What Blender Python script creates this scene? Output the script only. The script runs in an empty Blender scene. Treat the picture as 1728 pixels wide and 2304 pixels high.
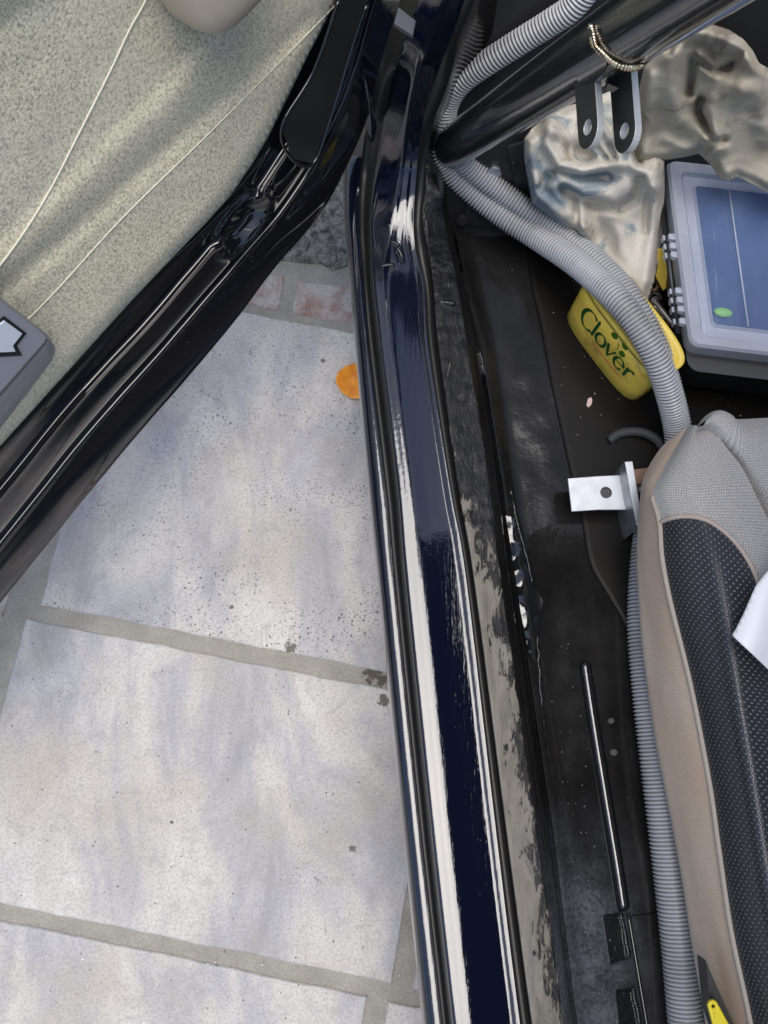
import bpy, bmesh, math, random
from mathutils import Vector, Matrix, noise
random.seed(7)
R = math.radians
scn = bpy.context.scene
col = scn.collection

# ------------------------------------------------------------------ camera, sky, sun, exposure
H, TILT, F = 1.55, R(12.0), 2331.0          # camera height, lean forward from straight down, focal length in photo pixels
cam = bpy.data.cameras.new('camera')
cam.sensor_fit = 'VERTICAL'; cam.sensor_height = 24.0; cam.lens = 24.0 * F / 2304.0
cam.clip_start = 0.02; cam.clip_end = 400
co = bpy.data.objects.new('camera', cam); col.objects.link(co)
co.location = (0, 0, H); co.rotation_euler = (TILT, 0, 0)
scn.camera = co

SUN_DIR = Vector((0.03, -0.08, 0.99)).normalized()
w = bpy.data.worlds.new('World'); scn.world = w; w.use_nodes = True
wn = w.node_tree; bg = wn.nodes['Background']
sky = wn.nodes.new('ShaderNodeTexSky'); sky.sky_type = 'NISHITA'; sky.sun_disc = False
sky.sun_elevation = math.asin(SUN_DIR.z); sky.sun_rotation = math.atan2(SUN_DIR.x, SUN_DIR.y)
sky.air_density = 1.0; sky.dust_density = 2.0
wn.links.new(sky.outputs[0], bg.inputs[0]); bg.inputs[1].default_value = 0.12
sl = bpy.data.lights.new('sun', 'SUN'); sl.energy = 1.65; sl.angle = R(42); sl.color = (1.0, 0.975, 0.93)
so = bpy.data.objects.new('sun', sl); col.objects.link(so)
so.rotation_euler = SUN_DIR.to_track_quat('Z', 'Y').to_euler(); so.location = SUN_DIR * 6
vs = scn.view_settings
vs.view_transform = 'Standard'; vs.look = 'None'; vs.gamma = 1.0; vs.exposure = 0.75; vs.use_curve_mapping = False

# ------------------------------------------------------------------ helpers
ct, st = math.cos(TILT), math.sin(TILT)
def ray(u, v):
    x, y, z = (u - 864) / F, (1152 - v) / F, -1.0
    return Vector((x, y * ct - z * st, y * st + z * ct))
def W(u, v, z):                              # where a sight line meets the level z
    d = ray(u, v); t = (z - H) / d.z
    return Vector((0, 0, H)) + d * t
def Wn(u, v, p, n):                          # where it meets a plane
    d = ray(u, v); o = Vector((0, 0, H))
    return o + d * ((p - o).dot(n) / d.dot(n))
def proj(p):
    d = p - Vector((0, 0, H)); x, y, z = d.x, d.y * ct + d.z * st, -d.y * st + d.z * ct
    return 864 + F * x / -z, 1152 - F * y / -z
def lerp(a, b, t): return a + (b - a) * t
def sstep(a, b, x):
    t = min(1, max(0, (x - a) / (b - a))); return t * t * (3 - 2 * t)
def crom(pts, n):                            # Catmull-Rom through pts, n steps per span
    out = []; m = len(pts)
    for i in range(m - 1):
        p0 = pts[i - 1] if i else pts[0] * 2 - pts[1]
        p1, p2 = pts[i], pts[i + 1]
        p3 = pts[i + 2] if i + 2 < m else pts[-1] * 2 - pts[-2]
        for k in range(n):
            t = k / n
            out.append(0.5 * ((2 * p1) + (p2 - p0) * t + (2 * p0 - 5 * p1 + 4 * p2 - p3) * t * t + (3 * p1 - p0 - 3 * p2 + p3) * t ** 3))
    out.append(pts[-1].copy()); return out
def resample(pts, step):
    out = [pts[0].copy()]; acc = 0.0
    for a, b in zip(pts, pts[1:]):
        L = (b - a).length
        if L == 0: continue
        d = step - acc
        while d <= L:
            out.append(a.lerp(b, d / L)); d += step
        acc = L - (d - step)
    return out
def mk(name, verts, faces, mat=None, parent=None, smooth=True, uv=None):
    me = bpy.data.meshes.new(name); me.from_pydata([tuple(v) for v in verts], [], faces); me.validate(); me.update()
    if smooth:
        for p in me.polygons: p.use_smooth = True
    if uv:
        l = me.uv_layers.new(name='UVMap')
        for lp in me.loops: l.data[lp.index].uv = uv[lp.vertex_index]
    o = bpy.data.objects.new(name, me); col.objects.link(o)
    if mat: me.materials.append(mat)
    if parent: adopt(o, parent)
    return o
def adopt(o, parent):
    o.parent = parent
    m = Matrix.Identity(4); p = parent
    chain = []
    while p: chain.append(p); p = p.parent
    for p in reversed(chain): m = m @ p.matrix_parent_inverse @ p.matrix_basis
    o.matrix_parent_inverse = m.inverted()
def tag(o, label=None, cat=None, group=None, kind=None):
    if label: o['label'] = label
    if cat: o['category'] = cat
    if group: o['group'] = group
    if kind: o['kind'] = kind
    return o
def empty(name, loc):
    o = bpy.data.objects.new(name, None); col.objects.link(o); o.location = loc; o.empty_display_size = 0.05; return o
def fix_normals(o, want=None):
    bm = bmesh.new(); bm.from_mesh(o.data); bmesh.ops.recalc_face_normals(bm, faces=bm.faces)
    if want:
        s = sum((f.normal.dot(want) * f.calc_area() for f in bm.faces))
        if s < 0: bmesh.ops.reverse_faces(bm, faces=bm.faces)
    bm.to_mesh(o.data); bm.free(); return o
def solid(o, th, off=-1):
    m = o.modifiers.new('solid', 'SOLIDIFY'); m.thickness = th; m.offset = off; return o
def bevel(o, wdt, seg=2, ang=35):
    m = o.modifiers.new('bevel', 'BEVEL'); m.width = wdt; m.segments = seg; m.limit_method = 'ANGLE'; m.angle_limit = R(ang); return o
def grid_faces(nr, nc, close=False):
    f = []
    for i in range(nr - 1):
        for j in range(nc - (0 if close else 1)):
            k = (j + 1) % nc
            f.append((i * nc + j, i * nc + k, (i + 1) * nc + k, (i + 1) * nc + j))
    return f
def loft(name, lines, mat, parent, n_along=6, n_across=1, want=None, disp=None):
    """lines: profile lines running along; each a list of Vectors"""
    cur = [crom(l, n_along) for l in lines]
    nr = len(cur[0]); rows = []
    for i in range(nr):
        p = [c[i] for c in cur]
        rows.append(crom(p, n_across) if n_across > 1 else p)
    nc = len(rows[0]); verts = [v for r in rows for v in r]
    uv = []
    su = 0
    for i, r in enumerate(rows):
        if i: su += (r[nc // 2] - rows[i - 1][nc // 2]).length
        sv = 0
        for j, v in enumerate(r):
            if j: sv += (v - r[j - 1]).length
            uv.append((su, sv))
    if disp: verts = [disp(v) for v in verts]
    o = mk(name, verts, grid_faces(nr, nc), mat, parent, True, uv)
    if want: fix_normals(o, want)
    return o
def sweep(name, pts, rad, mat, parent=None, sides=16, cap=True, uvs=True):
    n = len(pts); rf = rad if callable(rad) else (lambda i: rad)
    T = [(pts[min(i + 1, n - 1)] - pts[max(i - 1, 0)]).normalized() for i in range(n)]
    a = T[0].orthogonal().normalized(); verts = []; uv = []; L = 0
    for i in range(n):
        if i:
            a = (a - T[i] * a.dot(T[i])).normalized(); L += (pts[i] - pts[i - 1]).length
        b = T[i].cross(a); r = rf(i)
        for k in range(sides):
            t = 2 * math.pi * k / sides
            verts.append(pts[i] + (a * math.cos(t) + b * math.sin(t)) * r); uv.append((L, k / sides))
    f = grid_faces(n, sides, True)
    if cap: f += [tuple(range(sides - 1, -1, -1)), tuple((n - 1) * sides + k for k in range(sides))]
    o = mk(name, verts, f, mat, parent, True, uv); return fix_normals(o)
def in_poly(u, v, P):
    c = False; j = len(P) - 1
    for i in range(len(P)):
        if (P[i][1] > v) != (P[j][1] > v) and u < (P[j][0] - P[i][0]) * (v - P[i][1]) / (P[j][1] - P[i][1]) + P[i][0]: c = not c
        j = i
    return c
def near_seg(u, v, a, b):
    dx, dy = b[0] - a[0], b[1] - a[1]; q = dx * dx + dy * dy
    t = 0 if q == 0 else min(1, max(0, ((u - a[0]) * dx + (v - a[1]) * dy) / q))
    x, y = a[0] + dx * t, a[1] + dy * t
    return math.hypot(u - x, v - y), x, y, (dx * (v - a[1]) - dy * (u - a[0]))
def d_line(u, v, L):
    return min(near_seg(u, v, a, b)[0] for a, b in zip(L, L[1:]))
def sd_line(u, v, L):                        # signed distance to an open line
    r = min((near_seg(u, v, a, b) for a, b in zip(L, L[1:])), key=lambda t: t[0])
    return r[0] if r[3] > 0 else -r[0]
def patch(name, P, cell, fn, mat, parent=None, want=None, smooth=True, uvscale=0.0005):
    """a sheet inside the outline P, its points placed by fn(u, v)"""
    u0, u1 = min(p[0] for p in P), max(p[0] for p in P); v0, v1 = min(p[1] for p in P), max(p[1] for p in P)
    nu, nv = int((u1 - u0) / cell) + 3, int((v1 - v0) / cell) + 3
    idx = {}; verts = []; uv = []
    Q = list(zip(P, P[1:] + P[:1]))
    for j in range(nv):
        for i in range(nu):
            u, v = u0 - cell + i * cell, v0 - cell + j * cell
            ins = in_poly(u, v, P); d, x, y, _ = min((near_seg(u, v, a, b) for a, b in Q), key=lambda t: t[0])
            if not ins and d > cell * 0.75: continue
            if not ins or d < cell * 0.3: u, v = x, y
            idx[(i, j)] = len(verts); verts.append(fn(u, v)); uv.append((u * uvscale, v * uvscale))
    faces = []
    for j in range(nv - 1):
        for i in range(nu - 1):
            q = [idx.get(k) for k in ((i, j), (i + 1, j), (i + 1, j + 1), (i, j + 1))]
            q = [k for k in q if k is not None]
            if len(q) >= 3: faces.append(tuple(q))
    o = mk(name, verts, faces, mat, parent, smooth, uv)
    bm = bmesh.new(); bm.from_mesh(o.data); bmesh.ops.remove_doubles(bm, verts=bm.verts, dist=.0005); bmesh.ops.dissolve_degenerate(bm, dist=1e-4, edges=bm.edges); bm.to_mesh(o.data); bm.free()
    if want: fix_normals(o, want)
    return o
def prism(name, poly, n, th, mat, parent=None, bev=0.0, holes=(), edge_mat=None):
    """a flat plate: poly of Vectors, thickness th along -n; holes: (centre, radius, axis_a, axis_b)"""
    bm = bmesh.new(); loops = [[bm.verts.new(p) for p in poly]]
    for c, r, a, b in holes:
        loops.append([bm.verts.new(c + a * r * math.cos(t * math.pi / 10) + b * r * math.sin(t * math.pi / 10)) for t in range(20)])
    es = []
    for l in loops:
        for i in range(len(l)): es.append(bm.edges.new((l[i], l[(i + 1) % len(l)])))
    bmesh.ops.triangle_fill(bm, use_beauty=True, use_dissolve=False, edges=es)
    bmesh.ops.recalc_face_normals(bm, faces=bm.faces)
    r = bmesh.ops.extrude_face_region(bm, geom=list(bm.faces))
    bmesh.ops.translate(bm, verts=[g for g in r['geom'] if isinstance(g, bmesh.types.BMVert)], vec=-n.normalized() * th)
    bmesh.ops.recalc_face_normals(bm, faces=bm.faces)
    me = bpy.data.meshes.new(name); bm.to_mesh(me); bm.free(); me.materials.append(mat)
    if edge_mat:
        me.materials.append(edge_mat)
        for p in me.polygons:
            if abs(p.normal.dot(n)) < .7: p.material_index = 1
    o = bpy.data.objects.new(name, me); col.objects.link(o)
    if parent: adopt(o, parent)
    if bev: bevel(o, bev, 2, 50)
    return o
def blobs(name, pts, r, mat, parent, jit=0.3, squash=0.6):
    """a weld bead: one rippled, uneven run of metal"""
    path = [pts[0] + (pts[0] - pts[1]).normalized() * r * .6] + list(pts) + [pts[-1] + (pts[-1] - pts[-2]).normalized() * r * .6]
    path = resample(crom(path, 6), r * .22); n = len(path); ph = random.uniform(0, 6); ripple = random.uniform(.8, 1.1) * r
    path = [p + Vector((noise.noise(p * 90), noise.noise(p * 90 + Vector((7, 1, 3))), 0)) * r * jit * .9 for p in path]
    def rad(i):
        e = min(1, math.sqrt(max(.02, min(i, n - 1 - i) / 4.0)))
        q = path[i]; w_ = noise.noise(q * 140 + Vector((ph, 0, 0)))
        return r * e * (1 + .13 * math.sin(i * .22 * r / ripple * 6.28) + jit * .8 * w_ + .3 * jit * noise.noise(q * 420))
    o = sweep(name, path, rad, mat, parent, 12)
    z0 = sum(p.z for p in path) / n
    return o
# ------------------------------------------------------------------ materials
class N:
    def __init__(s, name):
        s.m = bpy.data.materials.new(name); s.m.use_nodes = True; s.t = s.m.node_tree
        s.b = s.t.nodes['Principled BSDF']
    def n(s, typ, **kw):
        x = s.t.nodes.new(typ)
        for k, v in kw.items():
            if k.startswith('i_'):
                key = k[2:]; x.inputs[int(key) if key.isdigit() else key.replace('_', ' ')].default_value = v
            else: setattr(x, k, v)
        return x
    def l(s, a, b): s.t.links.new(a, b)
    def coord(s, kind='Object', scale=(1, 1, 1), rot=0.0):
        c = s.n('ShaderNodeTexCoord'); mp = s.n('ShaderNodeMapping'); mp.inputs['Scale'].default_value = scale; mp.inputs['Rotation'].default_value = (0, 0, rot)
        s.l(c.outputs[kind], mp.inputs[0]); return mp.outputs[0]
    def noise(s, co, scale, detail=4, rough=.55, dist=0.0):
        x = s.n('ShaderNodeTexNoise', i_Scale=scale, i_Detail=detail, i_Roughness=rough, i_Distortion=dist); s.l(co, x.inputs['Vector']); return x.outputs['Fac']
    def ramp(s, fac, stops):
        x = s.n('ShaderNodeValToRGB'); e = x.color_ramp.elements
        while len(e) < len(stops): e.new(0.5)
        for k, (p, c) in zip(e, stops):
            k.position = p; k.color = (c, c, c, 1) if isinstance(c, (int, float)) else (*c, 1)
        s.l(fac, x.inputs[0]); return x.outputs[0]
    def mix(s, fac, a, b, mode='MIX'):
        x = s.n('ShaderNodeMix', data_type='RGBA', blend_type=mode)
        for sock, v in ((x.inputs[0], fac), (x.inputs[6], a), (x.inputs[7], b)):
            if isinstance(v, (int, float)): sock.default_value = v
            elif isinstance(v, tuple): sock.default_value = (*v, 1)
            else: s.l(v, sock)
        return x.outputs[2]
    def math(s, op, a, b=0.0, clamp=False):
        x = s.n('ShaderNodeMath', operation=op, use_clamp=clamp)
        for sock, v in ((x.inputs[0], a), (x.inputs[1], b)):
            if isinstance(v, (int, float)): sock.default_value = v
            else: s.l(v, sock)
        return x.outputs[0]
    def bump(s, hgt, strength=.3, dist=.002, prev=None):
        x = s.n('ShaderNodeBump', i_Strength=strength, i_Distance=dist); s.l(hgt, x.inputs['Height'])
        if prev: s.l(prev, x.inputs['Normal'])
        s.l(x.outputs[0], s.b.inputs['Normal']); return x.outputs[0]
    def set(s, **kw):
        for k, v in kw.items():
            k = k.replace('_', ' ')
            if isinstance(v, (int, float, tuple)):
                s.b.inputs[k].default_value = (*v, 1) if isinstance(v, tuple) and len(v) == 3 else v
            else: s.l(v, s.b.inputs[k])
        return s

def pos_spots(m, co, spots, base, colr, warp=110, amt=.006):
    """stains with a shape of their own: (x, y, radius)"""
    nz = m.n('ShaderNodeTexNoise', i_Scale=float(warp), i_Detail=3.0); m.l(co, nz.inputs['Vector'])
    acc = None
    for x, y, r in spots:
        d = m.n('ShaderNodeVectorMath', operation='DISTANCE'); m.l(co, d.inputs[0]); d.inputs[1].default_value = (x, y, 0)
        k = m.math('ADD', d.outputs['Value'], m.math('MULTIPLY', m.math('SUBTRACT', nz.outputs['Fac'], .5), r * 3.2))
        f = m.math('SUBTRACT', 1.0, m.math('DIVIDE', k, r), True)
        f = m.math('MULTIPLY', f, 3.0, True)
        acc = f if acc is None else m.math('MAXIMUM', acc, f)
    return m.mix(acc, base, colr)

def make_paint(name, base=(.006, .0075, .014), rough=.07, peel=.05, dust=.0, streak=False):
    m = N(name); c = m.coord('Object')
    pl = m.noise(c, 130, 2, .5); big = m.noise(c, 16, 2, .5)
    hg = m.math('ADD', m.math('MULTIPLY', pl, .35), big)
    if streak:
        cs = m.coord('Object', (1, .10, 1)); hg = m.math('ADD', hg, m.math('MULTIPLY', m.noise(cs, 150, 4, .6), .75))
    m.bump(hg, peel, .004)
    sp = m.n('ShaderNodeTexVoronoi', i_Scale=170.0, i_Randomness=1.0); m.l(c, sp.inputs['Vector'])
    k = m.math('MULTIPLY', m.ramp(sp.outputs['Distance'], [(0.05, 1.0), (0.09, 0.0)]), m.ramp(m.noise(c, 23, 3), [(.6, 0.0), (.68, 1.0)]))
    du = m.math('MULTIPLY', m.ramp(m.noise(c, 9, 6, .7), [(.4, 0.0), (.75, 1.0)]), dust)
    colr = m.mix(du, m.mix(k, base, (.30, .29, .27)), (.20, .20, .21))
    m.set(Base_Color=colr, Roughness=m.math('ADD', m.math('ADD', rough, m.math('MULTIPLY', k, .4)), m.math('MULTIPLY', du, 1.2)), Specular_IOR_Level=.62)
    m.b.inputs['Coat Weight'].default_value = .6; m.b.inputs['Coat Roughness'].default_value = .03
    return m.m
PAINT = make_paint('black_gloss_paint', (.003, .0045, .013), .06, .09, 0.0, True)
DOORP = make_paint('door_gloss_paint', (.006, .006, .008), .06, .02)
FLOORP = make_paint('floor_paint', (.009, .0085, .008), .11, .10, .06)
def sky_sheen(mat):                           # painted sky reflection: blue-grey haze put into the floor colour beside the sill
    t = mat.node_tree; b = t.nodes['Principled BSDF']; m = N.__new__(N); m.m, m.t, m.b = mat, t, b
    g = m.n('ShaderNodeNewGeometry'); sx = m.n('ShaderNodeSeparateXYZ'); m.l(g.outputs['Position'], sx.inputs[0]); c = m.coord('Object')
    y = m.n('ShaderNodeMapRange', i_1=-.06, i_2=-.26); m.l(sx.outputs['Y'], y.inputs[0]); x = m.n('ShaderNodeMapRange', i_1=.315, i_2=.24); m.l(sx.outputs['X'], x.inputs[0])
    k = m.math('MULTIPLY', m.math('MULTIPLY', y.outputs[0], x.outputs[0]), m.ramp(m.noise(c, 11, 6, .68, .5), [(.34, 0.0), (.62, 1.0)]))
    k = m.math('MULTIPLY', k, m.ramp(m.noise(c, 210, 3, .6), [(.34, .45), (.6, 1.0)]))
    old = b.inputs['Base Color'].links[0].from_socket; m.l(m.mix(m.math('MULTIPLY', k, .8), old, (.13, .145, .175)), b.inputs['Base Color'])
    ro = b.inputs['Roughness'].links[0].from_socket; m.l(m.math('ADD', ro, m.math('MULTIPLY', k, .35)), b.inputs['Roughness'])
sky_sheen(FLOORP)
for _m in (FLOORP,):
    _b = _m.node_tree.nodes['Principled BSDF']; _b.inputs['Coat Weight'].default_value = 0.05; _b.inputs['Specular IOR Level'].default_value = .20
RUBBER = N('rubber').set(Base_Color=(.012, .012, .012), Roughness=.45).m
DARK = N('dark_satin').set(Base_Color=(.017, .017, .018), Roughness=.36).m

def mottled_material():  # grey-brown mottle over near-black, thicker towards the rear
    m = N('mottled_sill_paint'); c = m.coord('Object', (1, .30, 1))
    c2 = m.coord('Object')
    n1 = m.noise(c, 120, 8, .70, .8); n2 = m.noise(c2, 14, 3)
    sx = m.n('ShaderNodeSeparateXYZ'); g = m.n('ShaderNodeNewGeometry'); m.l(g.outputs['Position'], sx.inputs[0])
    yy = m.n('ShaderNodeMapRange', i_1=0.40, i_2=0.10, i_3=-.34, i_4=.16); m.l(sx.outputs['Y'], yy.inputs[0])
    k = m.math('ADD', m.math('ADD', m.math('MULTIPLY', m.math('SUBTRACT', n1, .5), 1.5), m.math('MULTIPLY', m.math('SUBTRACT', n2, .5), .9)), m.math('ADD', yy.outputs[0], .56))
    uvn = m.n('ShaderNodeTexCoord'); su_ = m.n('ShaderNodeSeparateXYZ'); m.l(uvn.outputs['UV'], su_.inputs[0])
    k = m.math('SUBTRACT', k, m.math('MULTIPLY', m.math('SUBTRACT', su_.outputs['Y'], .012), 11.0))
    msk = m.ramp(k, [(.47, 0.0), (.56, 1.0)])
    gr = m.ramp(m.noise(c, 40, 5), [(.3, (.11, .10, .085)), (.55, (.22, .20, .165)), (.75, (.14, .145, .15))])
    m.set(Base_Color=m.mix(msk, (.010, .010, .011), gr), Roughness=m.ramp(msk, [(0, .16), (1, .5)]), Specular_IOR_Level=.35)
    m.bump(m.math('ADD', m.math('MULTIPLY', msk, -.6), m.math('MULTIPLY', n1, 2.0)), .8, .0016)
    return m.m
MOTTLED = mottled_material()

def metal(name, colr, rough, scale=120, met=1.0, var=.25):
    m = N(name); c = m.coord('Object'); n = m.noise(c, scale, 5)
    a = tuple(x * (1 - var) for x in colr)
    m.set(Base_Color=m.mix(n, a, colr), Metallic=met, Roughness=m.ramp(n, [(.3, rough), (.8, min(1, rough + .2))]))
    m.bump(n, .15, .0008); return m.m
STEEL = metal('bare_steel', (.62, .61, .58), .28)
ZINC = metal('zinc_steel', (.55, .57, .60), .42, 60)
WELD = metal('weld_metal', (.72, .60, .40), .2, 200)
RUST = metal('rusty_steel', (.28, .17, .12), .5, 70, .6)
BLACKWELD = make_paint('black_painted_weld', (.008, .009, .011), .09, .2)
TUBEP = make_paint('tube_paint', (.016, .017, .019), .20, .12)

def cloth_mat(name, stops, stain, stain2, sc=9):
    m = N(name); c = m.coord('Object')
    base = m.ramp(m.noise(c, sc, 4), stops)
    k1 = m.ramp(m.noise(c, sc * 1.2, 4, .6, .8), [(.53, 0.0), (.62, 1.0)])
    mp = m.n('ShaderNodeMapping'); mp.inputs['Location'].default_value = (3.1, 1.7, 5.0); m.l(c, mp.inputs[0])
    k2 = m.ramp(m.noise(mp.outputs[0], sc * 1.4, 5, .65, .5), [(.57, 0.0), (.68, 1.0)])
    colr = m.mix(m.math('MULTIPLY', k1, .75), base, stain); colr = m.mix(m.math('MULTIPLY', k2, .7), colr, stain2)
    fine = m.noise(c, 700, 2)
    colr = m.mix(m.ramp(fine, [(.3, .25), (.7, 0.0)]), colr, (.10, .09, .08))
    m.set(Base_Color=colr, Roughness=1.0, Specular_IOR_Level=.08)
    m.bump(m.math('ADD', m.math('MULTIPLY', m.noise(c, 60, 5), .5), m.math('MULTIPLY', fine, .5)), .3, .002); return m.m

def weave(name, c0, c1, cell, dotk=.6, rough=.9, stainc=None, bumpk=.6):
    """knitted fabric: staggered cells in the sheet's own coordinates (metres)"""
    m = N(name); uvc = m.coord('UV', (1 / cell, 1 / cell, 1))
    wv = m.n('ShaderNodeTexVoronoi', i_Scale=1.0, i_Randomness=.12); m.l(uvc, wv.inputs['Vector'])
    d = wv.outputs['Distance']; c = m.coord('Object')
    k = m.ramp(d, [(.22, 0.0), (.52, 1.0)])
    colr = m.mix(m.math('MULTIPLY', k, dotk), c0, c1)
    if stainc: colr = m.mix(m.math('MULTIPLY', m.ramp(m.noise(c, 12, 4), [(.42, 0.0), (.7, 1.0)]), .6), colr, stainc)
    colr = m.mix(m.ramp(m.noise(c, 500, 2), [(.35, .18), (.6, 0.0)]), colr, (.08, .075, .07))
    m.set(Base_Color=colr, Roughness=rough); m.b.inputs['Sheen Weight'].default_value = .2
    m.bump(m.math('SUBTRACT', 1.0, k), bumpk, .0012); return m.m

def trim_mat():
    m = N('door_trim_fabric'); c = m.coord('Object')
    n1 = m.noise(c, 330, 3, .7); n2 = m.noise(c, 7, 3); n3 = m.noise(c, 900, 2)
    colr = m.ramp(m.math('ADD', m.math('MULTIPLY', n1, .7), m.math('MULTIPLY', n3, .3)), [(.38, (.25, .235, .165)), (.50, (.62, .565, .39)), (.61, (.80, .74, .55))])
    colr = m.mix(m.ramp(n2, [(.35, 0.0), (.75, .35)]), colr, (.58, .56, .46))
    m.set(Base_Color=colr, Roughness=.93); m.b.inputs['Sheen Weight'].default_value = .25
    m.bump(n1, .5, .0015); return m.m
TRIM = trim_mat()

# ------------------------------------------------------------------ the ground: joint bed, slabs, brick course
def slab_mat(i, spots, dense):
    m = N('paving_slab_stone'); c = m.coord('Object'); off = m.n('ShaderNodeMapping'); off.inputs['Location'].default_value = (i * 3.7, i * 1.3, 0); m.l(c, off.inputs[0]); c1 = off.outputs[0]
    st_ = m.n('ShaderNodeMapping'); st_.inputs['Scale'].default_value = (1, .38, 1); st_.inputs['Rotation'].default_value = (0, 0, R(24)); m.l(c1, st_.inputs[0])
    a = m.noise(st_.outputs[0], 9, 6, .62, .7)
    colr = m.ramp(a, [(.30, (.27, .265, .275)), (.44, (.385, .375, .385)), (.54, (.50, .47, .44)), (.70, (.60, .575, .54))])
    tan = m.ramp(m.noise(c1, 5.0, 5, .6), [(.47, 0.0), (.70, .60)])
    colr = m.mix(tan, colr, (.36, .315, .25))
    fine = m.noise(c1, 260, 3, .6)
    colr = m.mix(m.ramp(fine, [(.35, .40), (.55, 0.0)]), colr, (.20, .185, .175))
    blo = m.ramp(m.noise(c1, 34, 6, .7, .4), [(.52, 0.0), (.66, .42)]); colr = m.mix(blo, colr, (.28, .265, .26))
    for sc, th, cl in ((190., .16, (.055, .055, .06)), (85., .10, (.05, .05, .05))):
        vo = m.n('ShaderNodeTexVoronoi', i_Scale=sc, i_Randomness=1.0); m.l(c1, vo.inputs['Vector'])
        dm = m.ramp(m.noise(c1, 8, 4, .6), [(dense, 0.0), (dense + .16, 1.0)])
        colr = m.mix(m.math('MULTIPLY', m.ramp(vo.outputs['Distance'], [(th, .85), (th + .10, 0.0)]), dm), colr, cl)
    vl = m.n('ShaderNodeTexVoronoi', i_Scale=38.0, i_Randomness=1.0); m.l(c1, vl.inputs['Vector'])
    colr = m.mix(m.ramp(vl.outputs['Distance'], [(.035, .9), (.06, 0.0)]), colr, (.06, .06, .055))
    if spots:
        g = m.n('ShaderNodeNewGeometry'); colr = pos_spots(m, g.outputs['Position'], spots, colr, (.13, .12, .10))
    m.set(Base_Color=colr, Roughness=m.ramp(a, [(.3, .55), (.7, .72)]), Specular_IOR_Level=.35)
    m.bump(m.math('ADD', m.math('MULTIPLY', a, .7), m.math('MULTIPLY', fine, .3)), .35, .003); return m.m
def joint_mat():
    m = N('joint_mortar'); c = m.coord('Object'); a = m.noise(c, 25, 5); f = m.noise(c, 420, 2)
    colr = m.ramp(a, [(.3, (.27, .255, .215)), (.7, (.36, .34, .29))])
    colr = m.mix(m.ramp(f, [(.35, .4), (.6, 0.0)]), colr, (.15, .14, .12))
    g = m.n('ShaderNodeNewGeometry')
    s = [W(842, 1516, 0), W(862, 1530, 0)]
    colr = pos_spots(m, g.outputs['Position'], [(p.x, p.y, r) for p, r in zip(s, (.017, .012))], colr, (.10, .085, .065))
    m.set(Base_Color=colr, Roughness=.9); m.bump(m.math('ADD', f, m.noise(c, 90, 4)), .5, .003); return m.m
def brick_mat():
    m = N('worn_brick'); c = m.coord('Object'); a = m.noise(c, 22, 6, .65, .5)
    colr = m.ramp(a, [(.34, (.26, .15, .12)), (.46, (.35, .27, .235)), (.58, (.42, .39, .355))])
    colr = m.mix(m.ramp(m.noise(c, 300, 3), [(.3, .5), (.5, 0.0)]), colr, (.12, .10, .09))
    m.set(Base_Color=colr, Roughness=.85); m.bump(a, .6, .004); return m.m
def rough_mat():
    m = N('rough_concrete'); c = m.coord('Object'); a = m.noise(c, 85, 6, .68, .6)
    colr = m.ramp(a, [(.36, (.045, .042, .036)), (.47, (.16, .15, .13)), (.6, (.31, .29, .26)), (.72, (.40, .37, .33))])
    m.set(Base_Color=colr, Roughness=.95); m.bump(a, 1.0, .012); return m.m

ground = mk('ground', [(-60, -60, -.004), (60, -60, -.004), (60, 60, -.004), (-60, 60, -.004)], [(0, 1, 2, 3)], joint_mat())
tag(ground, kind='structure')
e1 = (W(865, 1511, 0) - W(95, 1361, 0)).normalized(); e2 = Vector((-e1.y, e1.x, 0))
ORG = W(57, 1392, 0)
def gl(p): d = p - ORG; return d.dot(e1), d.dot(e2)
def stone(name, x0, x1, y0, y1, mat, top=0.0, th=.045, jit=.0018, step=.03, bev=.002):
    pts = []
    def edge(a, b):
        n = max(2, int(math.hypot(b[0] - a[0], b[1] - a[1]) / step))
        for k in range(n):
            t = k / n; pts.append((lerp(a[0], b[0], t), lerp(a[1], b[1], t)))
    edge((x0, y0), (x1, y0)); edge((x1, y0), (x1, y1)); edge((x1, y1), (x0, y1)); edge((x0, y1), (x0, y0))
    q = []
    for k, (x, y) in enumerate(pts):
        x += jit * noise.noise((x * 40, y * 40, 3.1)) * 1.6; y += jit * noise.noise((x * 37, y * 43, 9.7)) * 1.6
        q.append((x, y))
    cx, cy = (x0 + x1) / 2, (y0 + y1) / 2
    def ring(s, z): return [ORG + e1 * (x - s * math.copysign(min(1, abs(x - cx) * 30), x - cx)) + e2 * (y - s * math.copysign(min(1, abs(y - cy) * 30), y - cy)) + Vector((0, 0, z)) for x, y in q]
    r0, r1, r2 = ring(bev, top), ring(0, top - bev), ring(0, top - th)
    n = len(q); verts = r0 + r1 + r2
    f = [tuple(range(n))] + [(i, i + n, (i + 1) % n + n, (i + 1) % n) for i in range(n)] + [(i + n, i + 2 * n, (i + 1) % n + 2 * n, (i + 1) % n + n) for i in range(n)]
    o = mk(name, verts, f, mat, ground, False); fix_normals(o, Vector((0, 0, 1))); return o
x2r = gl(W(890, 2160, 0))[0]; y2t = 0.0; y2b = gl(W(430, 2121, 0))[1]
y1b = gl(W(480, 1436, 0))[1]; y1t = gl(W(620, 716, 0))[1]; x1l = gl(W(104, 1310, 0))[0]
y3t = gl(W(430, 2160, 0))[1]; jw = y1b - y2t; jx = .032
sp1 = [(p.x, p.y, r) for p, r in ((W(652, 1458, 0), .009), (W(726, 812, 0), .0035), (W(520, 1366, 0), .004))]
sp2 = [(p.x, p.y, r) for p, r in ((W(865, 1575, 0), .010), (W(794, 1910, 0), .006), (W(386, 1850, 0), .0028))]
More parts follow.
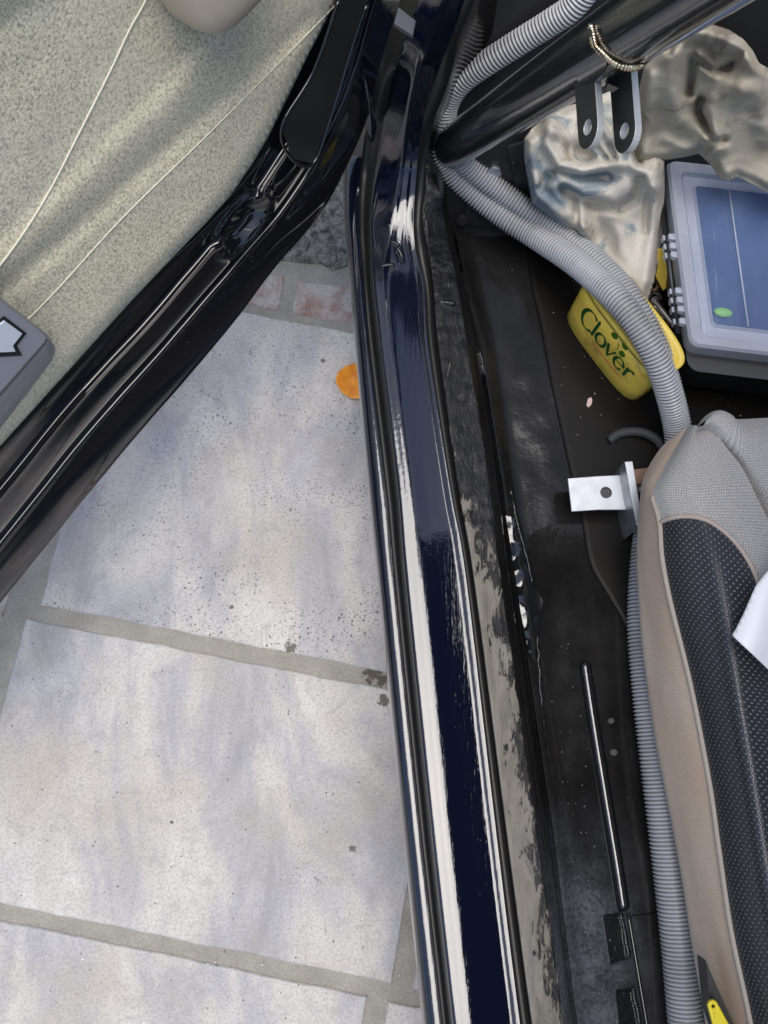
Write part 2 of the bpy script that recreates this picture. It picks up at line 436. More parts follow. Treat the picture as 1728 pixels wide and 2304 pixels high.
SM1, SM2, SM3 = slab_mat(1, sp1, .44), slab_mat(2, sp2, .60), slab_mat(3, [(p.x, p.y, r) for p, r in ((W(180, 2260, 0), .001),)], .62)
wdt = x2r
dep = y2t - y2b
rows = [(y1b, y1t, SM1, x1l), (y2b, y2t, SM2, 0.0), (y3t - dep, y3t, SM3, -.03), (y3t - dep - jw - dep, y3t - dep - jw, SM1, -.05)]
for (a, b, mt, xo) in rows:
    for k in (0, 1, 2):
        x0 = xo + k * (wdt + jx); x1 = x0 + wdt
        stone('paving_slab', x0, x1, a, b, [mt, SM2, SM3][k] if k else mt, top=random.uniform(-.0005, .001))
BR = brick_mat()
# brick course beyond the slabs and the soldier edging to the left
bt0 = y1t + .012; bh = .062; xb = gl(W(655, 660, 0))[0]
for k in range(-3, 4):
    stone('brick', xb + k * .227 + .004, xb + k * .227 + .215, bt0, bt0 + bh, BR, top=random.uniform(-.002, .001), th=.03, jit=.004, step=.02, bev=.005)
xl = gl(W(22, 1345, 0))[0]
for k in range(-6, 8):
    stone('brick', xl - .100, xl, .06 - k * .227, .06 - k * .227 + .215, BR, top=random.uniform(-.002, .001), th=.03, jit=.003, step=.02, bev=.005)
stripy = bt0 + bh + .030
rc = stone('concrete_strip', -1.2, 1.6, stripy, stripy + 1.4, rough_mat(), top=.003, jit=.01, step=.02, bev=.004)

# paint flecks and grit on the slabs
def flecks(name, mat, n, rmin, rmax, parent=None, area=None):
    v, f = [], []
    for k in range(n):
        u, vv = area() ; z = .0016
        p = W(u, vv, 0); r = random.uniform(rmin, rmax); a0 = random.uniform(0, 6)
        b = len(v); m = random.choice((3, 4, 5))
        for t in range(m):
            a = a0 + t * 2 * math.pi / m
            q = random.uniform(.6, 1.2) * r; v.append((p.x + q * math.cos(a), p.y + q * math.sin(a) * .7, z))
        v.append((p.x, p.y, z + r * random.uniform(.4, .9)))
        f += [(b + t, b + (t + 1) % m, b + m) for t in range(m)]
    o = mk(name, v, f, mat, parent, False); return o
WHITEF = N('white_flake').set(Base_Color=(.85, .85, .85), Roughness=.4).m
GRIT = N('dark_grit').set(Base_Color=(.04, .038, .035), Roughness=.9).m
fl = flecks('paint_flecks', WHITEF, 75, .0007, .0022, None, lambda: (random.uniform(60, 900), random.uniform(900, 2290)))
tag(fl, 'tiny white paint flecks scattered over the pale paving slabs', 'paint flecks', kind='stuff')
gr = flecks('grit', GRIT, 160, .0006, .0016, None, lambda: (random.triangular(120, 860, 800), random.uniform(720, 2250)))
tag(gr, 'tiny dark grit specks strewn over the pale paving slabs', 'grit', kind='stuff')

# ------------------------------------------------------------------ the car
car = empty('car', (0.4, 0, 0)); tag(car, 'black car being restored, its door open onto the stripped interior', 'car')
# profile lines of sill and windscreen post: per station (u, v, z)
def sill_station(v, a, b, c, d, e, f, g, lift=0.0):
    w_ = d - c
    return dict(a=(a, v, .285), b=(b, v, .316), c=(c, v, .352), m1=(c + .28 * w_, v, .3620 + lift), m2=(c + .82 * w_, v, .3548 + lift), m3=(c + .93 * w_, v, .3556 + lift),
                d=(d, v, .3560 + lift), e=(e, v, .356 + lift), f=(f, v, .346), g=(g, v, .262), gd=.026)
def post(a, b, c, m1, d, e, f, g, gd):
    l3 = lambda p, q, t: tuple(lerp(x, y, t) for x, y in zip(p, q))
    return dict(a=a, b=b, c=c, m1=m1, m2=l3(m1, d, .55), m3=l3(m1, d, .92), d=d, e=e, f=f, g=g, gd=gd)
ST = [sill_station(2760, 998, 1044, 1068, 1237, 1265, 1344, 1380), sill_station(2304, 950, 995, 1017, 1172, 1197, 1270, 1304), sill_station(1881, 907, 947, 970, 1119, 1141, 1210, 1250),
      sill_station(1300, 848, 887, 910, 1050, 1066, 1127, 1163), sill_station(1100, 827.5, 868, 893, 1014, 1032, 1104, 1136), sill_station(775, 798, 830, 853, 963, 985, 1053, 1085),
      sill_station(640, 786, 818, 838, 955, 974, 1030, 1050), 
      post((780, 560, .285), (811, 560, .316), (834, 560, .345), (872, 556, .359), (936, 558, .357), (962, 560, .357), (1012, 560, .346), (1035, 560, .262), .018),
      post((774.6, 500, .285), (807, 500, .316), (832, 500, .348), (884, 490, .364), (931, 494, .364), (951, 497, .364), (1002, 500, .345), (1022, 500, .265), .010),
      post((771, 420, .285), (808, 420, .318), (838, 425, .352), (889, 437, .376), (935, 425, .377), (956, 422, .377), (990, 430, .38), (1012, 440, .27), .010),
      post((772, 340, .29), (815, 345, .335), (850, 350, .365), (901, 356, .404), (941, 356, .405), (962, 347, .407), (980, 352, .36), (1008, 370, .28), .010),
      post((785, 240, .35), (830, 255, .40), (865, 262, .425), (912, 271, .475), (953, 265, .475), (977, 271, .475), (984, 280, .43), (1008, 320, .30), .010),
      post((810, 150, .50), (850, 165, .55), (880, 175, .54), (927, 187, .565), (976, 190, .565), (1004, 200, .565), (1006, 212, .51), (1014, 290, .33), .010),
      post((830, 80, .56), (870, 95, .60), (905, 110, .65), (953, 122, .645), (1004, 115, .645), (1034, 105, .645), (1036, 118, .55), (1028, 260, .36), .010),
      post((860, -30, .64), (905, -20, .68), (945, -10, .72), (998, 0, .72), (1046, 0, .72), (1076, 0, .72), (1078, 12, .61), (1060, 220, .40), .010),
      post((905, -230, .74), (950, -230, .78), (1000, -220, .82), (1075, -210, .85), (1120, -210, .85), (1150, -210, .85), (1152, -200, .7), (1100, 120, .48), .010)]
def L(key): return [W(*s[key]) for s in ST]
a_, b_, c_, m1_, m2_, m3_, d_, e_, f_, g_ = (L(k) for k in ('a', 'b', 'c', 'm1', 'm2', 'm3', 'd', 'e', 'f', 'g'))
gds = [s['gd'] for s in ST]
down = lambda l, dz, dx=0.0: [p + Vector((dx, 0, -dz)) for p in l]
mid = lambda p, q, t, dz=0.0: [x.lerp(y, t) + Vector((0, 0, dz)) for x, y in zip(p, q)]
UP = Vector((0, 0, 1))
n_s = 8
peel = lambda v: v + UP * (.0004 * noise.noise(v * 30))
loft('outer_sill', [[Vector((p.x + .09, p.y, .10)) for p in a_], [Vector((p.x + .03, p.y, .115)) for p in a_], [Vector((p.x + .006, p.y, max(.16, p.z - .11))) for p in a_], down(a_, .035, .0008), a_, mid(a_, b_, .12, .016), mid(a_, b_, .35, .018), mid(a_, b_, .7, .010), b_],
     PAINT, car, n_s, 3, UP)
loft('seal_channel', [b_, mid(b_, c_, .2, -.022), mid(b_, c_, .75, -.024), mid(b_, c_, .85, -.012), c_], RUBBER, car, n_s, 1, UP)
loft('sill_panel', [c_, mid(c_, m1_, .08, .0078), mid(c_, m1_, .45, .0053), m1_, mid(m1_, m2_, .5, -.0004), m2_, mid(m2_, m3_, .5, -.0006), m3_, mid(m3_, d_, .7, .0003), d_], PAINT, car, n_s, 4, UP, peel)
gapb = lambda t: [x.lerp(y, t) - UP * k for x, y, k in zip(d_, e_, gds)]
loft('panel_gap', [d_, gapb(.12), gapb(.88), e_], RUBBER, car, n_s, 1, UP)
rough_f = lambda v: v + UP * (.0011 * noise.noise(v * 75) + .0008 * noise.noise(v * 160))
loft('sill_flange', [e_, mid(e_, f_, .08, .002), mid(e_, f_, .5, .001), mid(e_, f_, .92, .001), f_], MOTTLED, car, n_s * 4, 4, UP, rough_f)
loft('inner_sill', [f_, mid(f_, g_, .35, .012), mid(f_, g_, .6, -.004), mid(f_, g_, .75, -.012), g_, [p + Vector((.012, 0, -.006)) for p in g_]], FLOORP, car, n_s, 3, UP, lambda v: v + UP * (.0007 * noise.noise(v * 60)))

# floor pan: long sheet with dents, toe board, side, bulkhead
FZ = .255
def floor_z(x, y): return FZ + .06 * max(0.0, .30 - x) + .0016 * noise.noise((x * 12, y * 7, 1.0)) + .0006 * noise.noise((x * 45, y * 45, 4.0))
yt = W(1100, 540, FZ).y
vx = []; nx, ny = 90, 150
for j in range(ny):
    y = lerp(-1.15, yt, j / (ny - 1))
    # start of the floor follows the inner sill
    gx = min(zip(g_, g_[1:]), key=lambda s: abs((s[0].y + s[1].y) / 2 - y)); t = (y - gx[0].y) / (gx[1].y - gx[0].y + 1e-9); x0 = lerp(gx[0].x, gx[1].x, max(-.5, min(1.5, t))) - .004
    for i in range(nx):
        x = lerp(x0, 1.45, (i / (nx - 1)) ** 1.5); vx.append((x, y, floor_z(x, y) + .012 * (1 - sstep(0, .02, x - x0))))
floor = mk('floor_pan', vx, grid_faces(ny, nx), FLOORP, car); fix_normals(floor, UP)
toe_top = Vector((.5, W(1200, 0, .55).y + .02, .58))
TY0, TZ0 = yt, FZ; TS = (.55 - FZ) / (W(1200, 0, .55).y - yt)
def toe(u, v, off=0.0):
    nrm = Vector((0, -TS, 1)).normalized(); return Wn(u, v, Vector((0, TY0, TZ0)) + nrm * off, nrm)
TN = Vector((0, -TS, 1)).normalized()
tv = []
for j in range(24):
    y = lerp(yt, yt + .42, j / 23)
    for i in range(50):
        x = lerp(.045, 1.45, i / 49); tv.append((x, y, TZ0 + (y - TY0) * TS + .0025 * noise.noise((x * 9, y * 14, 2))))
tb = mk('toe_board', tv, grid_faces(24, 50), DARK, car); fix_normals(tb, Vector((0, -1, 1)))
# bulkhead; unseen far side, rear and roof added to keep daylight off the interior
def sheet(name, pts, mat, th): 
    o = mk(name, pts, [(0, 1, 2, 3)], mat, car, False); solid(o, th); return o
sheet('bulkhead', [Vector((.06, yt + .41, .50)), Vector((1.5, yt + .41, .50)), Vector((1.5, yt + .46, 1.0)), Vector((.14, yt + .46, 1.0))], DARK, .01)
sheet('far_side_panel', [Vector((1.46, -1.2, .2)), Vector((1.46, yt + .45, .2)), Vector((1.46, yt + .45, .92)), Vector((1.46, -1.2, .92))], DARK, .03)
sheet('rear_bulkhead', [Vector((.2, -1.15, .2)), Vector((1.46, -1.15, .2)), Vector((1.46, -1.2, .95)), Vector((.2, -1.2, .95))], DARK, .03)
rv = []
for j in range(12):
    y = lerp(-1.5, .46, j / 11)
    for i in range(24):
        t = i / 23; x = lerp(.385, 1.40, t); rv.append((x, y, 1.33 + .06 * (1 - (2 * t - 1) ** 4) - .05 * sstep(.6, 1, j / 11)))
rf = mk('roof', rv, grid_faces(12, 24), DARK, car); solid(rf, .03)

# seams and weld beads of the floor
def line3(pts, z, step): return resample(crom([W(u, v, z) for u, v in pts], 8), step)
blobs('weld_bead', line3([(1077, 790), (1100, 865), (1120, 940), (1136, 1050), (1151, 1112), (1163, 1175), (1187, 1265), (1200, 1324)], FZ + .011, .0042), .0026, BLACKWELD, car, .7)
blobs('weld_bead', line3([(1203, 1330), (1208, 1420), (1216, 1560), (1232, 1700), (1250, 1850)], FZ + .010, .0050), .0024, BLACKWELD, car, .8)
blobs('weld_bead', line3([(982, 679), (1000, 680), (1024, 684)], .352, .0045), .0035, BLACKWELD, car, .4)
blobs('weld_bead', [toe(u, 546 + random.uniform(-5, 5), .003) for u in range(1044, 1190, 9)], .0046, BLACKWELD, car, .6)
for q in (((1050, 592), (1057, 596), (1064, 593), (1071, 595)), ((1142, 607), (1149, 611), (1156, 606))): blobs('weld_bead', [W(u, v, FZ + .002) for u, v in q], .0048, BLACKWELD, car, .4)
for q in (((858, 600), (868, 597), (878, 596), (887, 597)), ((893, 560), (899, 566), (902, 574), (905, 584)), ((880, 545), (890, 548), (897, 554))): blobs('weld_bead', [W(u, v, .3585) for u, v in q], .0030, BLACKWELD, car, .3, .8)
SEAL = make_paint('seam_sealer', (.008, .009, .011), .06, .35)
def pool(u, v): 
    z = FZ + .015 + .0035 * noise.noise((u * .03, v * .03, 5)) + .012 * sstep(1190, 1150, u - (v - 1170) * .16)
    return W(u, v, z)
patch('seam_sealer', [(1138, 1160), (1158, 1165), (1175, 1230), (1192, 1300), (1222, 1350), (1216, 1400), (1206, 1450), (1204, 1490), (1190, 1470), (1172, 1380), (1154, 1260)], 5, pool, SEAL, car, UP)
# lapped floor plate, right of the crease
plate_line = [(1180, 560), (1196, 660), (1214, 735), (1234, 850), (1256, 949), (1282, 1065), (1305, 1157), (1325, 1267), (1366, 1340), (1396, 1389), (1425, 1440), (1480, 1490)]
PLATE = N('brown_black_satin').set(Base_Color=(.007, .0062, .0055), Roughness=.36, Specular_IOR_Level=.10).m
P0 = [W(u, v, FZ + .001) for u, v in plate_line]
P0 = [Vector((p.x, p.y, floor_z(p.x, p.y) + .0004)) for p in P0]
fp = loft('lapped_floor_plate', [P0, [p + Vector((.0012, 0, .0009)) for p in P0], [p + Vector((.008, 0, .0010)) for p in P0], [Vector((max(p.x + .3, .9), p.y, FZ + .0042)) for p in P0]], PLATE, car, 6, 1, UP)
solid(fp, .002)
# pressed rib with rounded ends
rc_ = resample(crom([W(u, v, FZ + .001) for u, v in ((1314, 1486), (1334, 1620), (1360, 1780), (1385, 1930), (1404, 2052))], 8), .002)
nr_ = len(rc_)
sweep('pressed_rib', rc_, lambda i: .0082 * math.sqrt(max(.01, 1 - (1 - min(1, (min(i, nr_ - 1 - i) + .15) * .002 / .0082)) ** 2)), BLACKWELD, car, 18)
# drain holes with turned rims, slots
for u, v, r in ((1381, 1693, .0045), (1275, 1749, .004), (1375, 1622, .004)):
    c = W(u, v, FZ + .0022); ring = [c + Vector((math.cos(t * math.pi / 10), math.sin(t * math.pi / 10), 0)) * r for t in range(21)]
    sweep('hole_rim', ring, .0008, FLOORP, car, 8, False)
    prism('drain_hole', [c + Vector((math.cos(t * math.pi / 8), math.sin(t * math.pi / 8), 0)) * r * .95 + UP * .0002 for t in range(16)], UP, .002, RUBBER, car)
for q in (((1357, 2059), (1397, 2055), (1416, 2164), (1375, 2176)), ((1385, 2229), (1424, 2226), (1446, 2345), (1398, 2345))):
    o = prism('recessed_pad', [W(u, v, FZ + .006) for u, v in q], UP, .006, BLACKWELD, car, .0025)
    edge = [W(u, v, FZ + .0068) for u, v in (q[1], q[2])]
    blobs('weld_bead', resample(edge, .006), .003, BLACKWELD, car, .5)
sweep('floor_seam', resample([W(1413, 2055, FZ + .003), W(1434, 2180, FZ + .003), W(1462, 2345, FZ + .003)], .01), .0022, BLACKWELD, car, 8)
prism('floor_patch', [W(u, v, FZ + .0045) for u, v in ((1420, 2062), (1500, 2050), (1530, 2150), (1444, 2160))], UP, .004, FLOORP, car, .0012)
# toe-board stiffener plates and bolts
def toe_plate(name, poly, off, th): return prism(name, [toe(u, v, off) for u, v in poly], TN, th, DARK, car, .0015)
toe_plate('mounting_plate', ((1052, 330), (1150, 300), (1192, 470), (1160, 520), (1045, 505)), .006, .006)
toe_plate('stiffener_plate', ((1140, 330), (1180, 318), (1200, 460), (1168, 470)), .010, .004)
toe_plate('stiffener_plate', ((1150, 366), (1158, 364), (1163, 398), (1155, 400)), .014, .005)
def hexbolt(name, c, n, r, h, mat, parent):
    a = n.orthogonal().normalized(); b = n.cross(a)
    o = prism(name, [c + n * h + (a * math.cos(t * math.pi / 3) + b * math.sin(t * math.pi / 3)) * r for t in range(6)], n, h, mat, parent, r * .12); return o
hexbolt('bolt_head', toe(1112, 383, .006), TN, .0095, .007, ZINC, car)
hexbolt('bolt_head', toe(1040, 492, .006), TN, .009, .006, DARK, car)
# seat mounting strap, upright fin, bolt
SB = .300
strap_poly = [W(u, v, SB) for u, v in ((1277, 1076), (1340, 1071), (1424, 1067), (1432, 1147), (1350, 1147), (1286, 1151))]
ha = Vector((1, 0, 0)); hb = Vector((0, 1, 0))
prism('mounting_strap', strap_poly, UP, .004, ZINC, car, .0008, [(W(1364, 1108, SB), .0068, ha, hb)])
blk = [W(u, v, SB - .004) for u, v in ((1300, 1085), (1395, 1079), (1400, 1138), (1304, 1141))]
prism('strap_block', blk, UP, SB - .004 - FZ, DARK, car)
fin = [W(1405, 1038, .335), W(1423, 1037, .335), W(1440, 1140, .335), W(1439, 1188, .335), W(1432, 1180, .335), W(1418, 1110, .335)]
prism('upright_fin', fin, UP, .335 - FZ, ZINC, car, .001)
prism('rusty_strip', [W(u, v, .306) for u, v in ((1424, 1056), (1475, 1050), (1475, 1085), (1430, 1090))], UP, .004, RUST, car, .0008)
sweep('fixing_stud', [W(1432, 1104, .318), W(1470, 1098, .318)], .006, STEEL, car, 12)
prism('strap_block', [W(u, v, .302) for u, v in ((1440, 1060), (1475, 1056), (1475, 1120), (1445, 1120))], UP, .302 - FZ, DARK, car)

# roll cage leg with clevis lugs
A0, B0 = W(1040, 316, .42), W(1475, 28, .93); ax = (B0 - A0).normalized(); TR = .0255
A1 = A0 - ax * ((A0.z - (TZ0 + (A0.y - TY0) * TS)) / ax.z) * .9
cage = sweep('roll_cage_tube', [A1 + ax * t for t in [k * .02 for k in range(int(((B0 - A1).length + .35) / .02))]], TR, TUBEP, car, 40)
def on_tube(u, v, extra=0.0):
    d = ray(u, v).normalized(); o = Vector((0, 0, H)); q = o - A0
    dd = d - ax * d.dot(ax); qq = q - ax * q.dot(ax); r = TR + extra
    a, b, c = dd.dot(dd), 2 * dd.dot(qq), qq.dot(qq) - r * r; D = b * b - 4 * a * c
    t = (-b - math.sqrt(max(D, 0))) / (2 * a); return o + d * t
c_ax = lambda p: A0 + ax * (p - A0).dot(ax)
bc = math.radians(20)
wv_ = Vector((-math.sin(bc), 0.06, -math.cos(bc))).normalized()
ld = Vector((.01, -.985, -.17)).normalized(); ld = (ld - wv_ * ld.dot(wv_)).normalized(); nn = ld.cross(wv_); nn = nn if nn.x < 0 else -nn
def lug(u, v, z):
    o = W(u, v, z); wd, ln, r = .029, .056, .0145
    P = [o - ld * .022, o + ld * (ln - r)]
    P += [o + ld * (ln - r) + wv_ * (r - r * math.cos(t)) + ld * r * math.sin(t) for t in [k * math.pi / 12 for k in range(1, 12)]]
    P += [o + ld * (ln - r) + wv_ * wd, o - ld * .022 + wv_ * wd]
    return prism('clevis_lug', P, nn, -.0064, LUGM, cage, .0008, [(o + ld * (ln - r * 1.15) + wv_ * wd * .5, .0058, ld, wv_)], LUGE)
LUGE = metal('lit_edge_steel', (.62, .62, .60), .45, 150, .35)  # edge highlight put into the colour, paler than the lug faces
LUGM = metal('lug_steel', (.035, .034, .033), .36, 150, .2)
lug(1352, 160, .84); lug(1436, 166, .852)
sad = [(1296, 84), (1272, 150), (1300, 176), (1340, 120), (1330, 70)]
def saddle(u, v): return on_tube(u, v, .004)
patch('saddle_plate', [(1290, 92), (1328, 62), (1340, 105), (1366, 140), (1350, 190), (1310, 205), (1296, 175), (1278, 150)], 4, saddle, TUBEP, cage, Vector((0, -.3, 1)))
wl = (crom([on_tube(u, v, .002) for u, v in ((1328, 58), (1333, 80), (1339, 101), (1352, 118), (1368, 132), (1385, 143), (1403, 150), (1425, 152), (1446, 145))], 2))
blobs('weld_bead', wl, .0028, WELD, cage, .55, .9)
prism('lug_web', [W(u, v, .838) for u, v in ((1366, 160), (1436, 172), (1392, 198), (1368, 188))], UP, .008, TUBEP, cage)

# small grey hinge plate by the post
HP = [W(u, v, .70) for u, v in ((896, 14), (936, 46), (929, 79), (886, 52))]
prism('hinge_plate', HP, UP, .006, N('grey_primer').set(Base_Color=(.06, .065, .075), Roughness=.5).m, car, .001)

# ------------------------------------------------------------------ the open door
D3s = [(0, 1004), (130, 860), (300, 672), (385, 583), (465, 500), (521, 437), (570, 365), (605, 305), (645, 225), (690, 130), (758, 0), (850, -200)]
D2s = [(0, 1126), (170, 918), (333, 741), (425, 634), (507, 537), (575, 455), (630, 375), (665, 315), (712, 222), (752, 120), (800, -20), (890, -215)]
D1s = [(0, 1233), (208, 975), (375, 787), (470, 676), (558, 575), (628, 493), (688, 408), (732, 330), (778, 235), (812, 140), (860, -20), (945, -220)]
D0s = [(0, 1347), (260, 1027), (427, 834), (531, 709), (610, 603), (677, 526), (729, 458), (771, 380), (814, 285), (847, 185), (898, 0), (970, -220)]
def ext(l):
    (x0, y0), (x1, y1) = l[0], l[1]; k = 760 / (x1 - x0); return [(x0 - 760, y0 - (y1 - y0) * k)] + l
D3s, D2s, D1s, D0s = map(ext, (D3s, D2s, D1s, D0s))
pA, pB = W(0, 1004, .49), W(465, 500, .49); al = (pB - pA).normalized()
inn = Vector((al.y, -al.x, 0)); inn = inn if inn.x > 0 else -inn           # towards the opening
lean = R(12); DN = (inn * math.cos(lean) + UP * math.sin(lean)).normalized(); DU = DN.cross(al); DU = DU if DU.z > 0 else -DU
def Pl(u, v, off=0.0): return Wn(u, v, pA + DN * off, DN)
def off_at(u, v, z): return (W(u, v, z) - pA).dot(DN)
o2, o1, o0 = off_at(0, 1126, .425), off_at(0, 1233, .365), off_at(0, 1347, .305)
ln = lambda s, off: [Pl(u, v, off) for u, v in s]
l3, l2, l1, l0 = ln(D3s, -.010), ln(D2s, o2), ln(D1s, o1), ln(D0s, o0)
behind = [p + DU * .05 - DN * .004 for p in l3]
hem = [p - DN * .006 - UP * .008 for p in l0]; back0 = [p - DN * .075 + UP * .0 for p in l0]; back1 = [p - DN * .115 + UP * .06 for p in l0]; back2 = [p - DN * .075 + DU * (.52 if i < 8 else .30) for i, p in enumerate(l3)]; back3 = [p - DN * .004 + DU * (.525 if i < 8 else .305) for i, p in enumerate(l3)]
dimC = Pl(553, 508, (o2 + o1) / 2); dA = al; dB = DN.cross(al)
def door_disp(v):
    q = v - dimC; x, y = q.dot(dA) / .042, q.dot(dB) / .026; r = math.hypot(x, y)
    if r < 1.5 and abs(q.dot(DN)) < .08:
        k = -.016 * (1 - sstep(.45, 1.0, r)) + .005 * math.exp(-((r - 1.08) / .12) ** 2)
        v = v + DN * k
    return v + DN * (.0004 * noise.noise(v * 25))
sh = lambda l, n_, u_: [p - DN * n_ + UP * u_ for p in l]
door = loft('door', [behind, l3, mid(l3, sh(l2, .0100, .012), .5, -.004), sh(l2, .0105, .009), sh(l2, .0092, .0027), sh(l2, .0015, .0005), l2, sh(l2, .0002, -.003), mid(l2, l1, .5, -.003), sh(l1, .0068, .008), sh(l1, .0052, .0017), sh(l1, .0010, .0004), l1, mid(l1, l0, .12, 0.0), mid(l1, l0, .6, .006), l0, hem, back0, back1, back2, back3], DOORP, car, 14, 5, None, door_disp)
fix_normals(door, DN)
# trim
C1 = [(-250, 1010), (68, 714), (276, 490), (500, 271), (750, 16), (860, -110)]
C2 = [(-250, 880), (0, 655), (156, 526), (469, 250), (703, 42), (820, -70)]
C3 = [(-250, 790), (0, 588), (151, 443), (291, 307), (365, 240), (420, 180), (526, 57), (640, -90)]
C4 = [(-60, 665), (21, 570), (104, 443), (182, 292), (250, 156), (291, 68), (328, 0), (420, -190)]
C5 = [(468, 115), (512, 50), (600, -90)]
C6 = [(-120, 145), (0, 63), (83, 0), (300, -170)]
def relief(u, v):
    h = 0.0
    h -= .011 * (1 - sstep(0, 30, d_line(u, v, D3s))) ** 2
    s3 = sd_line(u, v, C3); h += .0045 * sstep(-50, 6, s3 if u < 9999 else 0) * (1 - sstep(-2, 75, s3)) 
    d2 = d_line(u, v, C2); h -= .004 * math.exp(-(d2 / 22) ** 2)
    s6 = sd_line(u, v, C6); h += .012 * sstep(0, 60, -s6 if in_up(u, v) else 0)
    return h + .0012 * noise.noise((u * .012, v * .012, 0))
def in_up(u, v): return u * .60 + v * .80 < 50
TH = .52
endp = (pA - Pl(*D3s[0])).dot(al)
trimP = D3s + [(930, -330), proj(Pl(758, 0) + DU * .32), proj(pA + al * .45 + DU * TH), proj(pA + DU * TH), proj(pA - al * endp + DU * TH)]
trim = patch('door_trim_panel', trimP, 9, lambda u, v: Pl(u, v, relief(u, v) + .006), TRIM, door, DN, True)
solid(trim, .010)
SEAM = N('trim_seam').set(Base_Color=(.66, .63, .50), Roughness=.9).m
for c, r in ((C1, .0007), (C4, .0010), (C5, .0009)):
    pts = [Pl(u, v, relief(u, v) + .0064) for u, v in [(p.x, p.y) for p in crom([Vector((a, b, 0)) for a, b in c], 12)]]
    sweep('trim_seam', pts, r, SEAM, door, 8)
# recessed plate at the hinge end
rec = [(762, 0), (705, 160), (633, 286), (657, 358), (705, 368), (745, 262), (793, 105), (829, 0), (890, -170), (840, -190)]
def recz(t): return (l2[0] - pA).dot(DN) * t
patch('recess_plate', rec, 8, lambda u, v: Pl(u, v, lerp(-.004, o2, .8) + .006), DARK, door, DN, False)
rp = [Pl(u, v, lerp(-.004, o2, .8) + .006) for u, v in rec[:8]]
sweep('recess_rim', resample(crom(rp, 6), .006), .0022, DOORP, door, 10)
# dimple floor detail
# door pull at the top
BEIGE = N('beige_plastic').set(Base_Color=(.42, .36, .28), Roughness=.45).m
bm = bmesh.new(); bmesh.ops.create_uvsphere(bm, u_segments=40, v_segments=24, radius=1)
pc = Pl(478, -100, .040)
for v in bm.verts:
    p = v.co; s = 3.2
    k = (abs(p.x) ** s + abs(p.y) ** s + abs(p.z) ** s) ** (-1 / s); p = p * k
    v.co = pc + al * p.x * .055 + DU * p.y * .050 + DN * p.z * .042
for f in bm.faces: f.smooth = True
me = bpy.data.meshes.new('door_pull'); bm.to_mesh(me); bm.free(); me.materials.append(BEIGE)
o = bpy.data.objects.new('door_pull', me); col.objects.link(o); adopt(o, door)
# switch pod at the lower left
GREYP = N('grey_plastic'); _c = GREYP.coord('Object'); GREYP.set(Base_Color=(.27, .27, .30), Roughness=.5); GREYP.bump(GREYP.noise(_c, 500, 2), .2, .0008); GREYP = GREYP.m
top = [(-150, 562), (60, 722), (98, 752), (106, 760), (100, 770), (0, 884), (-480, 1424), (-700, 1190)]
bot = [(-156, 550), (64, 718), (106, 752), (126, 786), (116, 815), (0, 968), (-500, 1530), (-720, 1190)]
rings = [[Pl(u, v, .048) for u, v in top], [Pl(u + 1, v + 1, .046) for u, v in top], [Pl(lerp(a[0], b[0], .30), lerp(a[1], b[1], .30), .043) for a, b in zip(top, bot)], [Pl(lerp(a[0], b[0], .75), lerp(a[1], b[1], .75), .028) for a, b in zip(top, bot)], [Pl(u, v, .002) for u, v in bot]]
vv = [p for r in rings for p in r]; ff = grid_faces(len(rings), 8, True) + [tuple(range(8))]
pod = mk('switch_pod', vv, ff, GREYP, door, False); fix_normals(pod, DN); bevel(pod, .0018, 3, 20)
prism('switch_surround', [Pl(u, v, .0492) for u, v in ((-60, 770), (10, 712), (60, 750), (38, 778), (50, 800), (-60, 806))], DN, .002, DARK, door)
prism('switch', [Pl(u, v, .0505) for u, v in ((-55, 772), (11, 722), (51, 751), (30, 778), (36, 792), (-55, 796))], DN, .002, N('pale_switch').set(Base_Color=(.62, .66, .72), Roughness=.3).m, door, .0006)
gapP = [Pl(u, v, .0478) for u, v in ((104, 764), (98, 774), (50, 830), (0, 888), (-470, 1417))]
sweep('pod_joint', gapP, .0010, RUBBER, door, 6)

# ------------------------------------------------------------------ corrugated hoses
def hose_mat(name, colr, dirt, pitch):
    m = N(name); c = m.coord('Object'); n = m.noise(c, 14, 5)
    base = m.mix(m.math('MULTIPLY', m.ramp(n, [(.45, 0.0), (.75, 1.0)]), .6), colr, dirt)
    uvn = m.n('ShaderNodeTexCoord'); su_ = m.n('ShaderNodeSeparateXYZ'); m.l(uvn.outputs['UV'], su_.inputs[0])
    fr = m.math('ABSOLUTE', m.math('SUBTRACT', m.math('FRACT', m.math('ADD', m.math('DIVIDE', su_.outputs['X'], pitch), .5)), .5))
    m.set(Base_Color=m.mix(m.ramp(fr, [(.06, .75), (.26, 0.0)]), base, (.06, .058, .055)), Roughness=.30); return m.m  # shade between the ribs painted in as darker grooves
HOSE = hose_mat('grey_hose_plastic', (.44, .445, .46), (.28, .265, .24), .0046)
def hose(name, pts, r, pitch, depth, mat, label, rest=FZ):
    ps = [W(u, v, z) for u, v, z in pts]
    path = resample(crom(ps, 14), pitch / 6)
    prof = [0, .25, .85, 1, .85, .25]
    o = sweep(name, path, lambda i: r - depth + depth * prof[i % 6], mat, None, 26)
    return o
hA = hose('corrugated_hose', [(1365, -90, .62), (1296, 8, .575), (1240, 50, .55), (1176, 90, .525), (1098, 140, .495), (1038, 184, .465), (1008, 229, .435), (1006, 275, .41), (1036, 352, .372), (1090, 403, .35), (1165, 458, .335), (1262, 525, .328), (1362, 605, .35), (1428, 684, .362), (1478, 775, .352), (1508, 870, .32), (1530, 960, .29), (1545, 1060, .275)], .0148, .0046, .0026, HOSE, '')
tag(hA, 'grey corrugated hose curling round the tube foot, running behind its twin', 'hose', 'pair of grey corrugated hoses')
